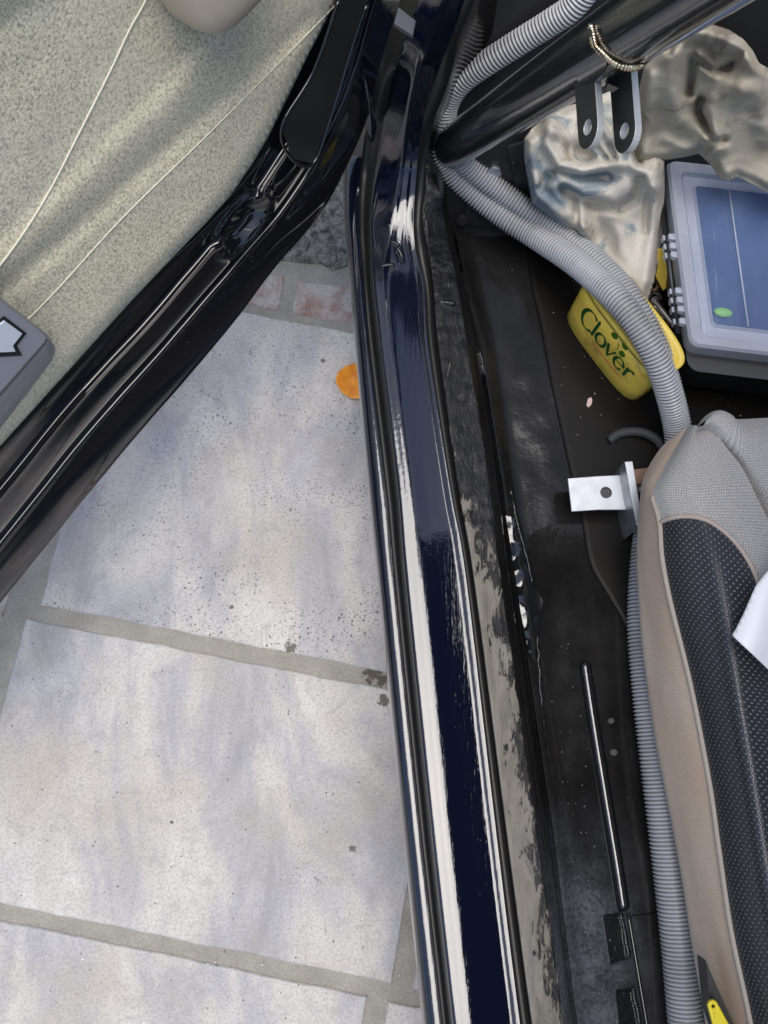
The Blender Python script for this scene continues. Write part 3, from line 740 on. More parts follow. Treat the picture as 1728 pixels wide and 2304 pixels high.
hB = hose('corrugated_hose', [(955, 180, .41), (962, 290, .385), (1012, 378, .345), (1075, 440, .325), (1144, 492, .318), (1216, 538, .322), (1304, 598, .350), (1386, 672, .385), (1440, 742, .386), (1480, 814, .370), (1505, 884, .340), (1522, 960, .30), (1530, 1060, .276)], .0168, .0046, .0026, HOSE, '')
tag(hB, 'grey corrugated hose arching over the yellow tub, in front of its twin', 'hose', 'pair of grey corrugated hoses')
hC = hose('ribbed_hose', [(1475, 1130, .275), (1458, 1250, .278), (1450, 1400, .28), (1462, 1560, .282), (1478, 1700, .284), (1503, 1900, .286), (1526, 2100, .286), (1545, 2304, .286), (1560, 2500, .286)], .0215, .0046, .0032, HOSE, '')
tag(hC, 'thick grey ribbed hose lying on the floor along the seat side', 'hose')
cab = sweep('rubber_cable', resample(crom([W(u, v, z) for u, v, z in ((1370, 992, .262), (1395, 975, .264), (1440, 972, .266), (1478, 990, .266), (1500, 1025, .264), (1520, 1060, .262))], 10), .004), .0062, N('dusty_rubber').set(Base_Color=(.035, .04, .045), Roughness=.7).m, None, 14)
tag(cab, 'thick black rubber cable end bent on the floor above the metal strap', 'cable')

# ------------------------------------------------------------------ seat
SFAB = weave('seat_knit_fabric', (.60, .57, .54), (.24, .23, .22), .0030, .65, .92)
SIDE = weave('seat_side_fabric', (.60, .44, .31), (.42, .30, .205), .0016, .4, .95, (.58, .48, .38), .3)
def vinyl():
    m = N('perforated_vinyl'); uvc = m.coord('UV', (1 / .0054, 1 / .0054, 1), R(45))
    vo = m.n('ShaderNodeTexVoronoi', i_Scale=1.0, i_Randomness=.0); m.l(uvc, vo.inputs['Vector']); c = m.coord('Object')
    k = m.ramp(vo.outputs['Distance'], [(.13, 1.0), (.21, 0.0)])
    ring = m.ramp(vo.outputs['Distance'], [(.16, 0.0), (.34, 1.0)])
    leather = m.noise(c, 380, 3)
    m.set(Base_Color=m.mix(k, (.024, .025, .029), (.15, .15, .16)), Roughness=m.ramp(leather, [(.3, .30), (.7, .42)]), Specular_IOR_Level=.55)
    m.bump(m.math('ADD', ring, m.math('MULTIPLY', leather, .18)), .55, .0011); return m.m
VINYL = vinyl()
seat = empty('car_seat', (.42, -.2, FZ)); tag(seat, 'grey fabric car seat with perforated black vinyl bolster panel', 'seat')
SR = [((1541, 968), (1545, 966), (1570, 960), (1600, 957), .37, .40, .43, .44), ((1487, 1013), (1515, 1016), (1560, 1008), (1630, 1001), .365, .42, .455, .455), ((1452, 1070), (1485, 1070), (1560, 1065), (1670, 1052), .36, .43, .468, .46),
      ((1444, 1108), (1467, 1117), (1570, 1115), (1699, 1110), .355, .43, .475, .462), ((1436, 1180), (1484, 1175), (1600, 1190), (1742, 1200), .35, .438, .482, .465), ((1433, 1253), (1490, 1253), (1622, 1268), (1772, 1290), .345, .44, .49, .47),
      ((1437, 1354), (1509, 1354), (1643, 1380), (1800, 1400), .34, .44, .495, .47), ((1453, 1542), (1555, 1542), (1668, 1560), (1830, 1580), .335, .44, .50, .47), ((1490, 1754), (1596, 1754), (1703, 1770), (1862, 1780), .335, .44, .50, .47),
      ((1519, 1913), (1619, 1913), (1728, 1930), (1890, 1940), .335, .44, .50, .47), ((1552, 2094), (1646, 2094), (1758, 2100), (1925, 2120), .335, .44, .50, .47), ((1587, 2304), (1690, 2304), (1800, 2310), (1965, 2320), .335, .44, .50, .47), ((1640, 2640), (1750, 2640), (1860, 2640), (2040, 2650), .335, .44, .50, .47)]
sA = [W(*r[0], r[4]) for r in SR]; sB = [W(*r[1], r[5]) for r in SR]; sC = [W(*r[2], r[6]) for r in SR]; sD = [W(*r[3], r[7]) for r in SR]
lowA = [p + Vector((.030, 0, -.06)) for p in sA]; low2 = [Vector((p.x + .05, p.y, FZ + .006)) for p in sA]
bulge = lambda p, q, t, k: [x.lerp(y, t) + Vector((-k * .7, 0, k)) for x, y in zip(p, q)]
side = loft('seat_side', [low2, lowA, sA, bulge(sA, sB, .30, .005), bulge(sA, sB, .68, .005), sB], SIDE, seat, 10, 5, Vector((-1, 0, .3)), lambda v: v + Vector((-1, 0, .3)) * (.0022 * noise.noise((v.x * 30, v.y * 9, v.z * 22))))
# top of the bolster: one surface, split into fabric nose and vinyl panel
cur = [crom(l, 16) for l in (sB, mid(sB, sC, .22, .012), mid(sB, sC, .6, .010), sC, mid(sC, sD, .5, .003), sD)]
rowsT = [crom([c[i] for c in cur], 12) for i in range(len(cur[0]))]
nc = len(rowsT[0]); tv = [v for r in rowsT for v in r]
uvs = []; su = 0
for i, r in enumerate(rowsT):
    if i: su += (r[nc // 3] - rowsT[i - 1][nc // 3]).length
    sv = 0
    for j, v in enumerate(r):
        if j: sv += (v - r[j - 1]).length
        uvs.append((su, sv))
arc = [(1484, 1175), (1510, 1166), (1539, 1162), (1577, 1166), (1612, 1183), (1649, 1215), (1678, 1253), (1701, 1299), (1722, 1370), (1740, 1460), (1760, 1600), (1792, 1800), (1830, 2000), (1900, 2304), (1990, 2640)]
VP = arc + [(1600, 2700), (1600, 1900), (1450, 1500), (1400, 1250)]
gf = grid_faces(len(rowsT), nc); fv, ff_ = [], []
for f in gf:
    c = sum((tv[k] for k in f), Vector()) / 4; u, v = proj(c)
    (fv if in_poly(u, v, VP) else ff_).append(f)
def submesh(name, faces, mat):
    used = sorted({k for f in faces for k in f}); mp = {k: i for i, k in enumerate(used)}
    o = mk(name, [tv[k] for k in used], [tuple(mp[k] for k in f) for f in faces], mat, seat, True, [uvs[k] for k in used]); return fix_normals(o, UP)
submesh('vinyl_panel', fv, VINYL); submesh('bolster_cover', ff_, SFAB)
from mathutils.bvhtree import BVHTree
bvh = BVHTree.FromPolygons(tv, gf)
PIPE = N('seam_piping').set(Base_Color=(.46, .38, .32), Roughness=.9).m
ap = []
for u, v in [(p.x, p.y) for p in crom([Vector((a, b, 0)) for a, b in arc], 8)]:
    h = bvh.ray_cast(Vector((0, 0, H)), ray(u, v))
    if h[0]: ap.append(h[0] + UP * .0005)
sweep('piping', ap, .0026, PIPE, seat, 8)
PIPE2 = N('side_piping').set(Base_Color=(.40, .35, .29), Roughness=.9).m
sweep('piping', [p + UP * .0008 for p in crom(sB[3:], 8)], .0032, PIPE2, seat, 8)
# seat front roll
U_ = [(1566, 964), (1583, 940), (1606, 930), (1629, 937), (1645, 946), (1728, 941), (1830, 934), (2150, 930)]
Lw = [(1573, 968), (1596, 964), (1612, 983), (1628, 1002), (1666, 1050), (1698, 1110), (1790, 1200), (2150, 1220)]
pu = [W(u, v, .405) for u, v in U_]; pl_ = [W(u, v, .450) for u, v in Lw]
pm = [a.lerp(b, .42) + UP * .034 for a, b in zip(pu, pl_)]; pm2 = [a.lerp(b, .85) + UP * .016 for a, b in zip(pu, pl_)]
loft('seat_front', [[Vector((p.x, p.y - .02, FZ + .01)) for p in pu], [p + Vector((0, -.004, -.03)) for p in pu], pu, [a.lerp(b, .12) + UP * .022 for a, b in zip(pu, pl_)], pm, pm2, [p + Vector((-.002, 0, -.010)) for p in pl_]], SFAB, seat, 10, 5, UP)
SX = 2 * (sD[6].x + .15)                     # mirror line of the cushion
mir = lambda l: [Vector((SX - p.x, p.y, p.z)) for p in l]
hi = lambda l, z: [Vector((p.x, p.y, z)) for p in l]
core = slice(4, len(sD))
loft('seat_centre', [[p - UP * .004 for p in sD[core]], [Vector((lerp(p.x, SX - p.x, .25), p.y, .462)) for p in sD[core]], [Vector((lerp(p.x, SX - p.x, .75), p.y, .462)) for p in sD[core]], mir([p - UP * .004 for p in sD[core]])], SFAB, seat, 10, 6, UP)
loft('far_bolster', [mir(low2[3:]), mir(sA[3:]), mir(bulge(sA[3:], sB[3:], .5, .005)), mir(sB[3:]), mir(mid(sB[3:], sC[3:], .5, .010)), mir(sC[3:]), mir(sD[3:])], SFAB, seat, 10, 5, UP)
YEL = N('yellow_plastic').set(Base_Color=(.75, .60, .02), Roughness=.35).m
tp = [(1593, 2262), (1597, 2253), (1606, 2249), (1613, 2254), (1622, 2270), (1660, 2340), (1690, 2400), (1650, 2400), (1606, 2310)]
lz = .455
prism('release_lever', [W(u, v, lz) for u, v in tp], UP, .006, YEL, seat, .0015, [(W(1606, 2265, lz), .0016, ha, hb)])
prism('lever_slot', [W(u, v, .437) for u, v in ((1588, 2160), (1600, 2190), (1640, 2280), (1690, 2400), (1640, 2400), (1600, 2280))], UP, .03, DARK, seat)

# white paper on the seat
def paper(u, v): return W(u, v, .528 + .012 * math.sin((u - 1640) * .03 + (v - 1430) * .01) - .010 * sstep(1440, 1510, v))
pp = patch('paper_sheet', [(1800, 1210), (1760, 1255), (1728, 1284), (1701, 1316), (1686, 1350), (1672, 1382), (1657, 1412), (1646, 1429), (1684, 1464), (1728, 1505), (1800, 1560), (1860, 1500), (1860, 1300)], 8, paper, N('white_paper').set(Base_Color=(.93, .93, .92), Roughness=.6).m, None, UP)
solid(pp, .0012); tag(pp, 'white sheet of paper lying on the black vinyl seat panel', 'paper')
p2 = patch('paper_sheet', [(1657, 1431), (1720, 1433), (1800, 1450), (1800, 1548), (1728, 1503), (1690, 1466)], 8, lambda u, v: paper(u, v) + UP * (.004 + .01 * sstep(1640, 1760, u)), pp.data.materials[0], None, UP)
solid(p2, .0012); bpy.data.objects.remove(p2)

# ------------------------------------------------------------------ yellow tub
q0, q1 = W(1273, 706, FZ + .006), W(1425, 905, FZ + .006)
tx = (q1 - q0); tl = tx.length; tx.normalize(); ty = Vector((-tx.y, tx.x, 0)); ty = ty if ty.x > 0 else -ty
th_, ta, tb_ = .092, tl / 2 + .006, .025
tc = (q0 + q1) / 2 + ty * (tb_ - .012)
TLT = ty * .20                              # the tub leans back
TUBM = N('yellow_tub_plastic'); _c = TUBM.coord('Object')
_k = TUBM.ramp(TUBM.noise(_c, 26, 5, .65, .6), [(.52, 0.0), (.72, .85)])
TUBM.set(Base_Color=TUBM.mix(_k, (.80, .58, .09), (.33, .22, .06)), Roughness=.34); TUBM.b.inputs['Subsurface Weight'].default_value = .05
TUBM = TUBM.m
tub = empty('yellow_tub', tc); tag(tub, 'grubby yellow plastic food tub with green lettering, under the hose', 'tub')
tub.location.z = FZ + .006
def wall(x, s, sgn=-1):                       # local outline at height fraction s
    k = .93 + .07 * s; A, B = ta * k, tb_ * k
    return B * max(0.0, 1 - abs(x / A) ** 3.6) ** (1 / 3.6) * sgn
NS = 96
def tring(s, inset=0.0, z=None):
    k = .93 + .07 * s; A, B = ta * k - inset, tb_ * k - inset; out = []
    for t in range(NS):
        a = 2 * math.pi * t / NS; c, s_ = math.cos(a), math.sin(a); n_ = 3.6
        rr = (abs(c) ** n_ + abs(s_) ** n_) ** (-1 / n_)
        out.append(Vector((tc.x, tc.y, FZ + .006)) + tx * A * rr * c + ty * B * rr * s_ + (UP + TLT) * (th_ * s if z is None else z))
    return out
rg = [tring(0, .004), tring(.0, .001, .001), tring(.03), tring(.3), tring(.6), tring(.93), tring(.93, .002), tring(.88, .003)]
vv = [p for r in rg for p in r]; ff = grid_faces(len(rg), NS, True) + [tuple(range(NS - 1, -1, -1)), tuple((len(rg) - 1) * NS + k for k in range(NS))]
tbdy = mk('tub_body', vv, ff, TUBM, tub); fix_normals(tbdy)
rg = [tring(.925, -.0005), tring(.925, -.0028), tring(.99, -.0028), tring(1.0, -.001), tring(1.0, .004), tring(.97, .006), tring(.97, .02)]
vv = [p for r in rg for p in r]; ff = grid_faces(len(rg), NS, True) + [tuple((len(rg) - 1) * NS + k for k in range(NS))]
tlid = mk('tub_lid', vv, ff, TUBM, tub); fix_normals(tlid)
# lettering on the side wall
GREEN = N('green_print').set(Base_Color=(.006, .075, .018), Roughness=.4).m
LEAF = N('leaf_print').set(Base_Color=(.05, .16, .015), Roughness=.4).m
PINK = N('red_print').set(Base_Color=(.62, .20, .08), Roughness=.4).m
def on_wall(x, h, out=.0006):
    s = h / th_; y = wall(x, s); e = .001
    dx = (wall(x + e, s) - wall(x - e, s)) / (2 * e); n = (tx * dx - ty).normalized()
    return Vector((tc.x, tc.y, FZ + .006)) + tx * x + ty * y + (UP + TLT) * h + n * out
def strokes(name, items, mat, out=.0007):
    v, f = [], []
    for pts in items:                         # (x, h, width)
        b = len(v); n = len(pts)
        for i, (x, h, wd) in enumerate(pts):
            x0, h0, _ = pts[max(i - 1, 0)]; x1, h1, _ = pts[min(i + 1, n - 1)]
            L_ = math.hypot(x1 - x0, h1 - h0) or 1; nx_, ny_ = -(h1 - h0) / L_, (x1 - x0) / L_
            v += [on_wall(x + nx_ * wd / 2, h + ny_ * wd / 2, out), on_wall(x - nx_ * wd / 2, h - ny_ * wd / 2, out)]
        f += [(b + 2 * i, b + 2 * i + 1, b + 2 * i + 3, b + 2 * i + 2) for i in range(n - 1)]
    o = mk(name, v, f, mat, tub, False); return o
def arcp(cx, cy, rx, ry, a0, a1, wf, n=26):
    return [(cx + rx * math.cos(R(lerp(a0, a1, k / n))), cy + ry * math.sin(R(lerp(a0, a1, k / n))), wf(R(lerp(a0, a1, k / n)))) for k in range(n + 1)]
thick = lambda lo, hi: (lambda t: lo + (hi - lo) * abs(math.cos(t)))
def lt(pts, ox, oy, s): return [(ox + x * s, oy + y * s * YK, wd * s) for x, y, wd in pts]
S_, oy, YK = .0184, .036, 1.10
X = -.051
letters = []
letters.append(lt(arcp(.75, .78, .72, .86, 48, 318, thick(.10, .30)), X, oy, S_)); X += 1.32 * S_
letters.append(lt([(.12, 1.72, .10), (.16, 1.6, .22), (.16, .8, .24), (.16, 0, .24)], X, oy, S_)); X += .42 * S_
letters.append(lt(arcp(.52, .5, .46, .50, 0, 360, thick(.09, .26)), X, oy, S_)); X += 1.12 * S_
letters.append(lt([(.02, 1.02, .26), (.22, .5, .25), (.42, .0, .16)], X, oy, S_)); letters.append(lt([(.40, .0, .10), (.62, .5, .12), (.84, 1.02, .16)], X, oy, S_)); X += .95 * S_
letters.append(lt(arcp(.5, .5, .44, .50, 5, 325, thick(.09, .25)), X, oy, S_)); letters.append(lt([(.12, .55, .10), (.92, .55, .10)], X, oy, S_)); X += 1.10 * S_
letters.append(lt([(.16, 1.0, .24), (.16, 0, .24)], X, oy, S_)); letters.append(lt([(.20, .62, .10), (.36, .92, .16), (.58, 1.0, .24), (.74, .90, .22)], X, oy, S_))
strokes('green_lettering', letters, GREEN)
leaves = []
for (lx, ly), rot in (((.004, .0735), 130), ((.018, .0775), 45), ((.021, .0655), -20)):
    for k in (-1, 1):
        a = R(rot + k * 24); cx, cy = lx + .0035 * math.cos(a), ly + .0035 * math.sin(a)
        leaves.append([(cx + math.cos(a) * t * .0048, cy + math.sin(a) * t * .0048, .0085 * math.sqrt(max(.02, 1 - t * t))) for t in [q / 6 for q in range(-6, 7)]])
leaves.append([(.012, .0725, .0016), (.0155, .065, .0013), (.0145, .060, .001)])
strokes('leaf_emblem', leaves, LEAF, .0005)
strokes('red_underline', [[(x * .001, .0275, .0022) for x in range(-16, 48, 4)]], PINK, .0005)
strokes('green_underline', [[(-.036, .0305, .0006), (-.030, .0285, .0009), (-.022, .0275, .0006)]], LEAF, .0005)
# nuts, bolts and bits inside the tub
bits = [('hex_nut', 1468, 642, 'rust brown hex nut on the floor beside the rag tip', RUST), ('hex_nut', 1456, 690, 'bright steel hex nut on the floor against the hose', STEEL),
        ('hex_bolt', 1490, 700, 'steel bolt lying on the floor beside the plastic case hinge', STEEL), ('hex_bolt', 1478, 735, 'long steel bolt slanting beside the hose near the case corner', ZINC), ('hex_nut', 1475, 668, 'dark steel nut in the middle of the loose hardware', DARK), ('hex_nut', 1496, 725, 'brown nut lying nearest the corner of the plastic case', RUST)]
for k, (nm, u, v, lab, mt) in enumerate(bits):
    zc = FZ + .022 + .006 * (k % 3)
    c = W(u, v, zc)
    if nm == 'hex_nut':
        n = Vector((random.uniform(-.5, .5), random.uniform(-.5, .5), 1)).normalized(); a = n.orthogonal().normalized(); b = n.cross(a); r = .0095
        o = prism(nm, [c + (a * math.cos(t * math.pi / 3) + b * math.sin(t * math.pi / 3)) * r for t in range(6)], n, .009, mt, None, .0008, [(c, .0048, a, b)])
    else:
        d = Vector((.5, -.8, .1)).normalized(); a = d.orthogonal().normalized(); b = d.cross(a)
        rr = [(0, .0), (0, .008), (.006, .008), (.006, .0042), (.040, .0042), (.042, .003), (.042, 0)]
        vv, ff = [], []
        for t_, r in rr:
            for s in range(12):
                q = s * math.pi / 6; rad = r * (1 if (t_ > .006 or s % 2 == 0) else .94); vv.append(c - d * .02 + d * t_ + (a * math.cos(q) + b * math.sin(q)) * rad)
        o = mk(nm, vv, grid_faces(len(rr), 12, True), mt, None, False); fix_normals(o)
    tag(o, lab, 'nut' if nm == 'hex_nut' else 'bolt', 'nuts and bolts between hose and plastic case')
yb = patch('yellow_card', [(1462, 560), (1500, 560), (1508, 640), (1492, 655), (1474, 620)], 5, lambda u, v: W(u, v, FZ + .035 + (v - 640) * -.0004), TUBM, None, UP)
solid(yb, .003); tag(yb, 'yellow plastic piece showing between rag and plastic case', 'plastic')
# ------------------------------------------------------------------ plastic organiser case
BZ = .365
bo = W(1553, 776, BZ); bx_ = (W(1728, 800, BZ) - W(1567, 781, BZ)).normalized(); by_ = (W(1500, 365, BZ) - W(1551, 765, BZ)).normalized()
bl, bw = .33, (W(1500, 365, BZ) - W(1551, 765, BZ)).length + .012
case = empty('organiser_case', bo + bx_ * .16 + by_ * .1 - UP * (BZ - FZ)); tag(case, 'translucent plastic organiser case with scratched blue lid and black base', 'case')
def bp(x, y, z): return bo + bx_ * x + by_ * y + UP * (z - BZ)
def rrect(x0, x1, y0, y1, r, z, n=6):
    out = []
    for cx, cy, a0 in ((x1 - r, y0 + r, -90), (x1 - r, y1 - r, 0), (x0 + r, y1 - r, 90), (x0 + r, y0 + r, 180)):
        out += [bp(cx + r * math.cos(R(a0 + 90 * k / n)), cy + r * math.sin(R(a0 + 90 * k / n)), z) for k in range(n + 1)]
    return out
def rings_obj(name, rs, mat, cap0=False, cap1=False, smooth=False):
    n = len(rs[0]); vv = [p for r in rs for p in r]; ff = grid_faces(len(rs), n, True)
    if cap0: ff.append(tuple(range(n - 1, -1, -1)))
    if cap1: ff.append(tuple((len(rs) - 1) * n + k for k in range(n)))
    o = mk(name, vv, ff, mat, case, smooth); return fix_normals(o)
def frosted(name, colr, alpha, rough):
    m = N(name); c = m.coord('Object')
    sc_ = m.n('ShaderNodeMapping'); sc_.inputs['Scale'].default_value = (1, .06, 1); sc_.inputs['Rotation'].default_value = (0, 0, .6); m.l(c, sc_.inputs[0])
    s1 = m.ramp(m.noise(sc_.outputs[0], 330, 3, .6, .5), [(.62, 0.0), (.70, 1.0)])
    h = m.ramp(m.noise(c, 22, 5), [(.3, 0.0), (.8, .30)])
    m.set(Base_Color=m.mix(m.math('MULTIPLY', s1, .5), colr, (.7, .75, .8)), Roughness=rough, Alpha=m.math('ADD', m.math('ADD', alpha, m.math('MULTIPLY', s1, .12)), m.math('MULTIPLY', h, .35), True)); return m.m
LIDP = frosted('frosted_clear_plastic', (.62, .66, .76), .52, .28); PANE = frosted('clear_lid_plastic', (.22, .32, .55), .10, .10)
BASEP = N('black_case_plastic').set(Base_Color=(.012, .013, .014), Roughness=.4).m
def blue_mat():
    m = N('blue_case_liner'); c = m.coord('Object'); n = m.noise(c, 12, 5)
    m.set(Base_Color=m.ramp(n, [(.3, (.020, .050, .15)), (.7, (.045, .09, .23))]), Roughness=.4); return m.m
BLUE = blue_mat()
rings_obj('case_base', [rrect(.012, bl, -.014, bw - .01, .012, FZ + .001), rrect(.004, bl, -.022, bw, .014, FZ + .03), rrect(.003, bl, -.022, bw, .014, BZ - .028), rrect(.010, bl - .01, -.012, bw - .01, .010, BZ - .028)], BASEP, True, True)
rings_obj('blue_liner', [rrect(.020, bl - .012, .020, bw - .012, .008, BZ - .0275), rrect(.020, bl - .012, .020, bw - .012, .008, BZ - .014), rrect(.024, bl - .016, .024, bw - .016, .006, BZ - .013)], BLUE, False, True)
lidr = rings_obj('lid_rim', [rrect(0, bl, 0, bw, .012, BZ - .026), rrect(0, bl, 0, bw, .012, BZ - .004), rrect(.003, bl - .003, .003, bw - .003, .010, BZ), rrect(.016, bl - .016, .014, bw - .016, .008, BZ), rrect(.019, bl - .019, .017, bw - .019, .007, BZ - .006), rrect(.030, bl - .03, .029, bw - .03, .006, BZ - .0065), rrect(.033, bl - .033, .032, bw - .033, .005, BZ - .002)], LIDP)
prism('lid_pane', rrect(.033, bl - .033, .032, bw - .033, .005, BZ - .002), UP, .0018, PANE, case)
for x in (.075, .16, .245): sweep('lid_ridge', [bp(x, .034, BZ - .0010), bp(x, bw - .035, BZ - .0010)], .0011, LIDP, case, 8)
for k, y in enumerate((.046, .058, .070, .030, .118, .130, .142)):
    prism('hinge_tooth', [bp(-.0075, y, BZ - .006), bp(.001, y - .001, BZ - .006), bp(.001, y + .0078, BZ - .006), bp(-.0075, y + .0068, BZ - .006)], UP, .010, LIDP, case, .0010)
    prism('hinge_knuckle', [bp(-.0125, y + .001, BZ - .014), bp(-.0085, y + .001, BZ - .014), bp(-.0085, y + .0085, BZ - .014), bp(-.0125, y + .0085, BZ - .014)], UP, .010, LIDP, case, .0008)
sweep('hinge_bar', [bp(-.008, .02, BZ - .017), bp(-.008, bw - .03, BZ - .017)], .0035, BASEP, case, 10)
bm = bmesh.new(); gp = W(1627, 703, BZ - .010)
bmesh.ops.create_uvsphere(bm, u_segments=24, v_segments=12, radius=1, matrix=Matrix.Translation(gp) @ Matrix.Rotation(R(-10), 4, 'Z') @ Matrix.Diagonal((.0115, .0062, .003, 1)))
me = bpy.data.meshes.new('green_tablet'); bm.to_mesh(me); bm.free(); me.materials.append(N('lime_green').set(Base_Color=(.32, .72, .10), Roughness=.4).m)
for p in me.polygons: p.use_smooth = True
o = bpy.data.objects.new('green_tablet', me); col.objects.link(o); tag(o, 'lime green oval tablet under the lid of the plastic case', 'tablet')

# ------------------------------------------------------------------ rags
def z2(d): return [(1150 + x / 2.87, y / 2.87) for x, y in d]
folds1 = [(z2([(250, 740), (235, 930), (320, 1060), (460, 1095), (600, 1070), (760, 1050), (880, 1120), (900, 1200)]), 15, .020), (z2([(330, 1160), (470, 1230), (640, 1260), (740, 1210)]), 30, .024), (z2([(110, 900), (120, 1100), (180, 1280), (330, 1400), (480, 1470)]), 16, .014), (z2([(300, 850), (380, 960)]), 14, .012),
          (z2([(470, 780), (520, 900), (590, 990)]), 9, .012), (z2([(590, 800), (650, 930), (690, 1000)]), 9, .012), (z2([(680, 820), (780, 1000)]), 9, .012), (z2([(440, 1290), (460, 1450), (520, 1600), (700, 1800)]), 13, .012), (z2([(660, 1400), (720, 1600), (820, 1850)]), 28, .014), (z2([(960, 1060), (930, 1300), (900, 1500), (880, 1800)]), 14, .012), (z2([(250, 1200), (330, 1290), (390, 1380)]), 9, .008)]
vall1 = [(z2([(330, 1110), (460, 1150), (620, 1140)]), 10, .010), (z2([(340, 1230), (500, 1320), (700, 1350), (800, 1290), (830, 1180)]), 12, .014), (z2([(190, 1220), (240, 1140)]), 10, .010), (z2([(420, 1280), (420, 1500)]), 8, .010), (z2([(880, 1230), (870, 1500)]), 8, .010), (z2([(540, 930), (620, 1030)]), 7, .012), (z2([(640, 930), (670, 1020)]), 7, .012), (z2([(770, 920), (830, 1050)]), 8, .014), (z2([(400, 960), (500, 1010)]), 16, .012)]
def ragfn(base, folds, valls, P, seed, dropk=.018, fringe=26):
    Q = list(zip(P, P[1:] + P[:1]))
    def fn(u, v):
        d = min(near_seg(u, v, a, b)[0] for a, b in Q)
        h = -dropk * (1 - sstep(0, fringe, d)) ** 1.5
        for Ln, w_, k in folds: h += 1.15 * k * math.exp(-(d_line(u, v, Ln) / (w_ * 1.25)) ** 2)
        for Ln, w_, k in valls: h -= 1.5 * k * math.exp(-(d_line(u, v, Ln) / w_) ** 2)
        q = Vector((u * .013, v * .013, seed)); q += Vector((noise.noise(q * 1.3), noise.noise(q * 1.3 + Vector((5, 2, 0))), 0)) * .8
        h += .012 * noise.noise(q * .55) + .0012 * (1 - abs(noise.noise(q * 1.1)) * 2.5) + .0004 * noise.noise(q * 4)
        return W(u, v, base(u, v) + h)
    return fn
R1 = [(1178, 314), (1200, 285), (1232, 262), (1300, 225), (1380, 180), (1440, 200), (1470, 300), (1495, 360), (1496, 420), (1493, 488), (1488, 560), (1474, 630), (1458, 677), (1448, 690), (1430, 670), (1390, 625), (1340, 575), (1307, 547), (1250, 500), (1197, 458), (1186, 400), (1178, 350)]
RAG1 = cloth_mat('stained_cream_cloth', [(.3, (.50, .46, .38)), (.6, (.66, .62, .54))], (.12, .20, .27), (.22, .155, .085), 11)
rag1 = patch('rag', R1, 4.5, ragfn(lambda u, v: lerp(.455, .315, sstep(230, 620, v)), folds1, vall1, R1, 1.7), RAG1, None, UP)
solid(rag1, .0022); tag(rag1, 'crumpled cream rag with blue stains below the black tube', 'rag')
R2 = [(1448, 150), (1500, 105), (1540, 70), (1551, 52), (1590, 50), (1640, 66), (1673, 88), (1695, 115), (1708, 142), (1728, 153), (1800, 200), (1830, 330), (1790, 450), (1728, 434), (1690, 412), (1660, 398), (1638, 408), (1618, 400), (1600, 372), (1572, 345), (1583, 330), (1594, 312), (1580, 336), (1551, 352), (1500, 360), (1450, 366), (1434, 362), (1424, 330), (1430, 240)]
R2 = R2[:21] + [(1572, 345), (1551, 352), (1500, 360), (1450, 366), (1434, 362), (1424, 330), (1430, 240)]
folds2 = [(z2([(1160, 170), (1330, 230), (1480, 280), (1560, 420), (1500, 560)]), 26, .022), (z2([(1220, 380), (1330, 520), (1290, 700), (1330, 950)]), 18, .018), (z2([(1050, 350), (1020, 560), (1090, 760), (1260, 890)]), 22, .014), (z2([(900, 500), (900, 800), (870, 1000)]), 16, .010), (z2([(1480, 700), (1450, 950), (1400, 1130)]), 26, .016), (z2([(1600, 600), (1640, 900)]), 20, .014), (z2([(1000, 900), (1150, 970), (1270, 890)]), 10, .008)]
vall2 = [(z2([(1180, 400), (1150, 600)]), 9, .022), (z2([(1230, 640), (1210, 720), (1300, 900)]), 9, .020), (z2([(1180, 370), (1300, 460), (1400, 440), (1480, 350)]), 8, .012), (z2([(1040, 260), (1020, 330)]), 8, .012), (z2([(1380, 900), (1250, 980)]), 7, .010)]
RAG2 = cloth_mat('grimy_tan_cloth', [(.3, (.33, .29, .22)), (.6, (.50, .46, .37))], (.19, .155, .125), (.40, .36, .28), 11)
rag2 = patch('rag', R2, 4.5, ragfn(lambda u, v: lerp(.60, .43, sstep(40, 400, v)), folds2, vall2, R2, 8.3), RAG2, None, UP)
solid(rag2, .0022); tag(rag2, 'grimy tan rag draped over the upper end of the plastic case', 'rag')

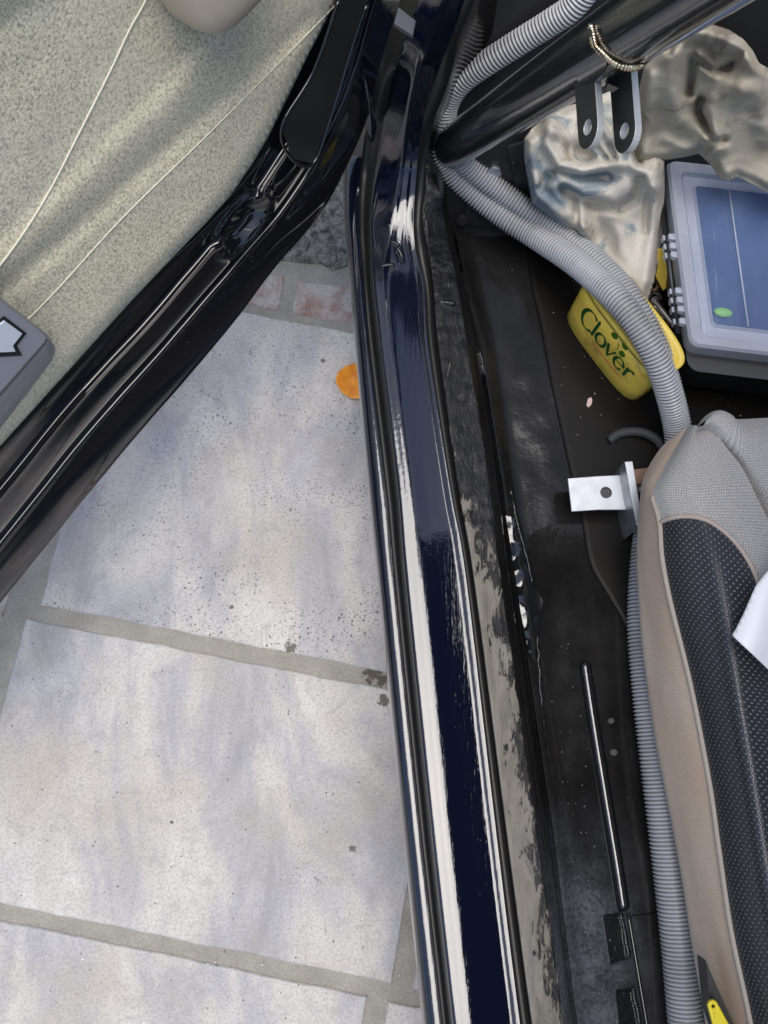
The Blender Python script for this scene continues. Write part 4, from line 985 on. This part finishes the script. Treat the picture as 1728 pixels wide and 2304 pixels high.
# ------------------------------------------------------------------ small loose things
pet = patch('orange_petal', [(755, 858), (760, 838), (775, 824), (795, 819), (830, 822), (850, 850), (845, 884), (815, 896), (790, 896), (768, 882)], 4,
            lambda u, v: W(u, v, .004 + .010 * ((u - 800) ** 2 + (v - 858) ** 2) / 2000 * .55 + .003 * math.sin((u + v) * .06)), None, None, UP)
pm_ = N('orange_petal'); _c = pm_.coord('Object'); pm_.set(Base_Color=pm_.ramp(pm_.noise(_c, 70, 4), [(.35, (.68, .20, .015)), (.7, (.85, .37, .03))]), Roughness=.5)
pet.data.materials.append(pm_.m); solid(pet, .0012); tag(pet, 'curled orange petal on the paving slab beside the sill', 'petal')
CREAM = N('cream_paper').set(Base_Color=(.55, .52, .38), Roughness=.8).m
for poly, lab in (([(1526, 828), (1548, 815), (1570, 812), (1562, 824), (1535, 834)], 'cream paper scrap poking out at the case corner by the hose'), ([(1588, 820), (1612, 815), (1640, 822), (1638, 832), (1612, 836)], 'yellowish paper scrap poking out under the case front edge')):
    o = patch('paper_scrap', poly, 4, lambda u, v: W(u, v, FZ + .009 + .002 * math.sin(u * .1)), CREAM, None, UP); solid(o, .001); tag(o, lab, 'paper')
GLV = weave('grey_glove_fabric', (.45, .44, .44), (.30, .29, .30), .002, .5)
o = patch('fabric_strap', [(1706, 862), (1712, 838), (1722, 818), (1740, 800), (1790, 800), (1790, 900), (1740, 878)], 5, lambda u, v: W(u, v, .30 + .01 * math.sin((u + v) * .04)), GLV, None, UP); solid(o, .012)
tag(o, 'pale grey fabric strap end between plastic case and seat', 'strap')
def fl_area(): 
    u = random.uniform(1210, 1700); return u, random.uniform(700, 1040)
def specks(name, mat, n, rmin, rmax, area, z):
    v, f = [], []
    for k in range(n):
        u, w2 = area(); p = W(u, w2, z); r = random.uniform(rmin, rmax); b = len(v)
        for t in range(5):
            a = t * 1.257 + k; v.append((p.x + r * math.cos(a) * random.uniform(.5, 1.2), p.y + r * math.sin(a), z))
        v.append((p.x, p.y, z + r * .7)); f += [(b + t, b + (t + 1) % 5, b + 5) for t in range(5)]
    return mk(name, v, f, mat, None, False)
o = specks('dust_specks', N('pale_chip').set(Base_Color=(.45, .38, .32), Roughness=.8).m, 45, .0004, .0013, fl_area, FZ + .0065); tag(o, 'pale dust specks scattered over the black car floor', 'dust', kind='stuff')
o = specks('paint_dust', N('pale_dust').set(Base_Color=(.22, .22, .23), Roughness=.8).m, 60, .0003, .0011, lambda: (lambda v: (random.uniform(1215 + (v - 1400) * .09, 1300 + (v - 1400) * .12), v))(random.uniform(1400, 2300)), FZ + .0075); tag(o, 'tiny pale chips on the floor along the inner sill', 'dust', kind='stuff')
c = W(1326, 905, FZ + .007)
o = prism('paint_chip', [c + Vector((.004 * math.cos(t), .0065 * math.sin(t) + .003 * math.cos(t), 0)) for t in (0, .9, 2.0, 3.3, 4.4, 5.4)], UP, .0015, N('pink_chip').set(Base_Color=(.6, .45, .4), Roughness=.7).m); tag(o, 'small pale pink paint chip on the black floor below the yellow tub', 'chip')
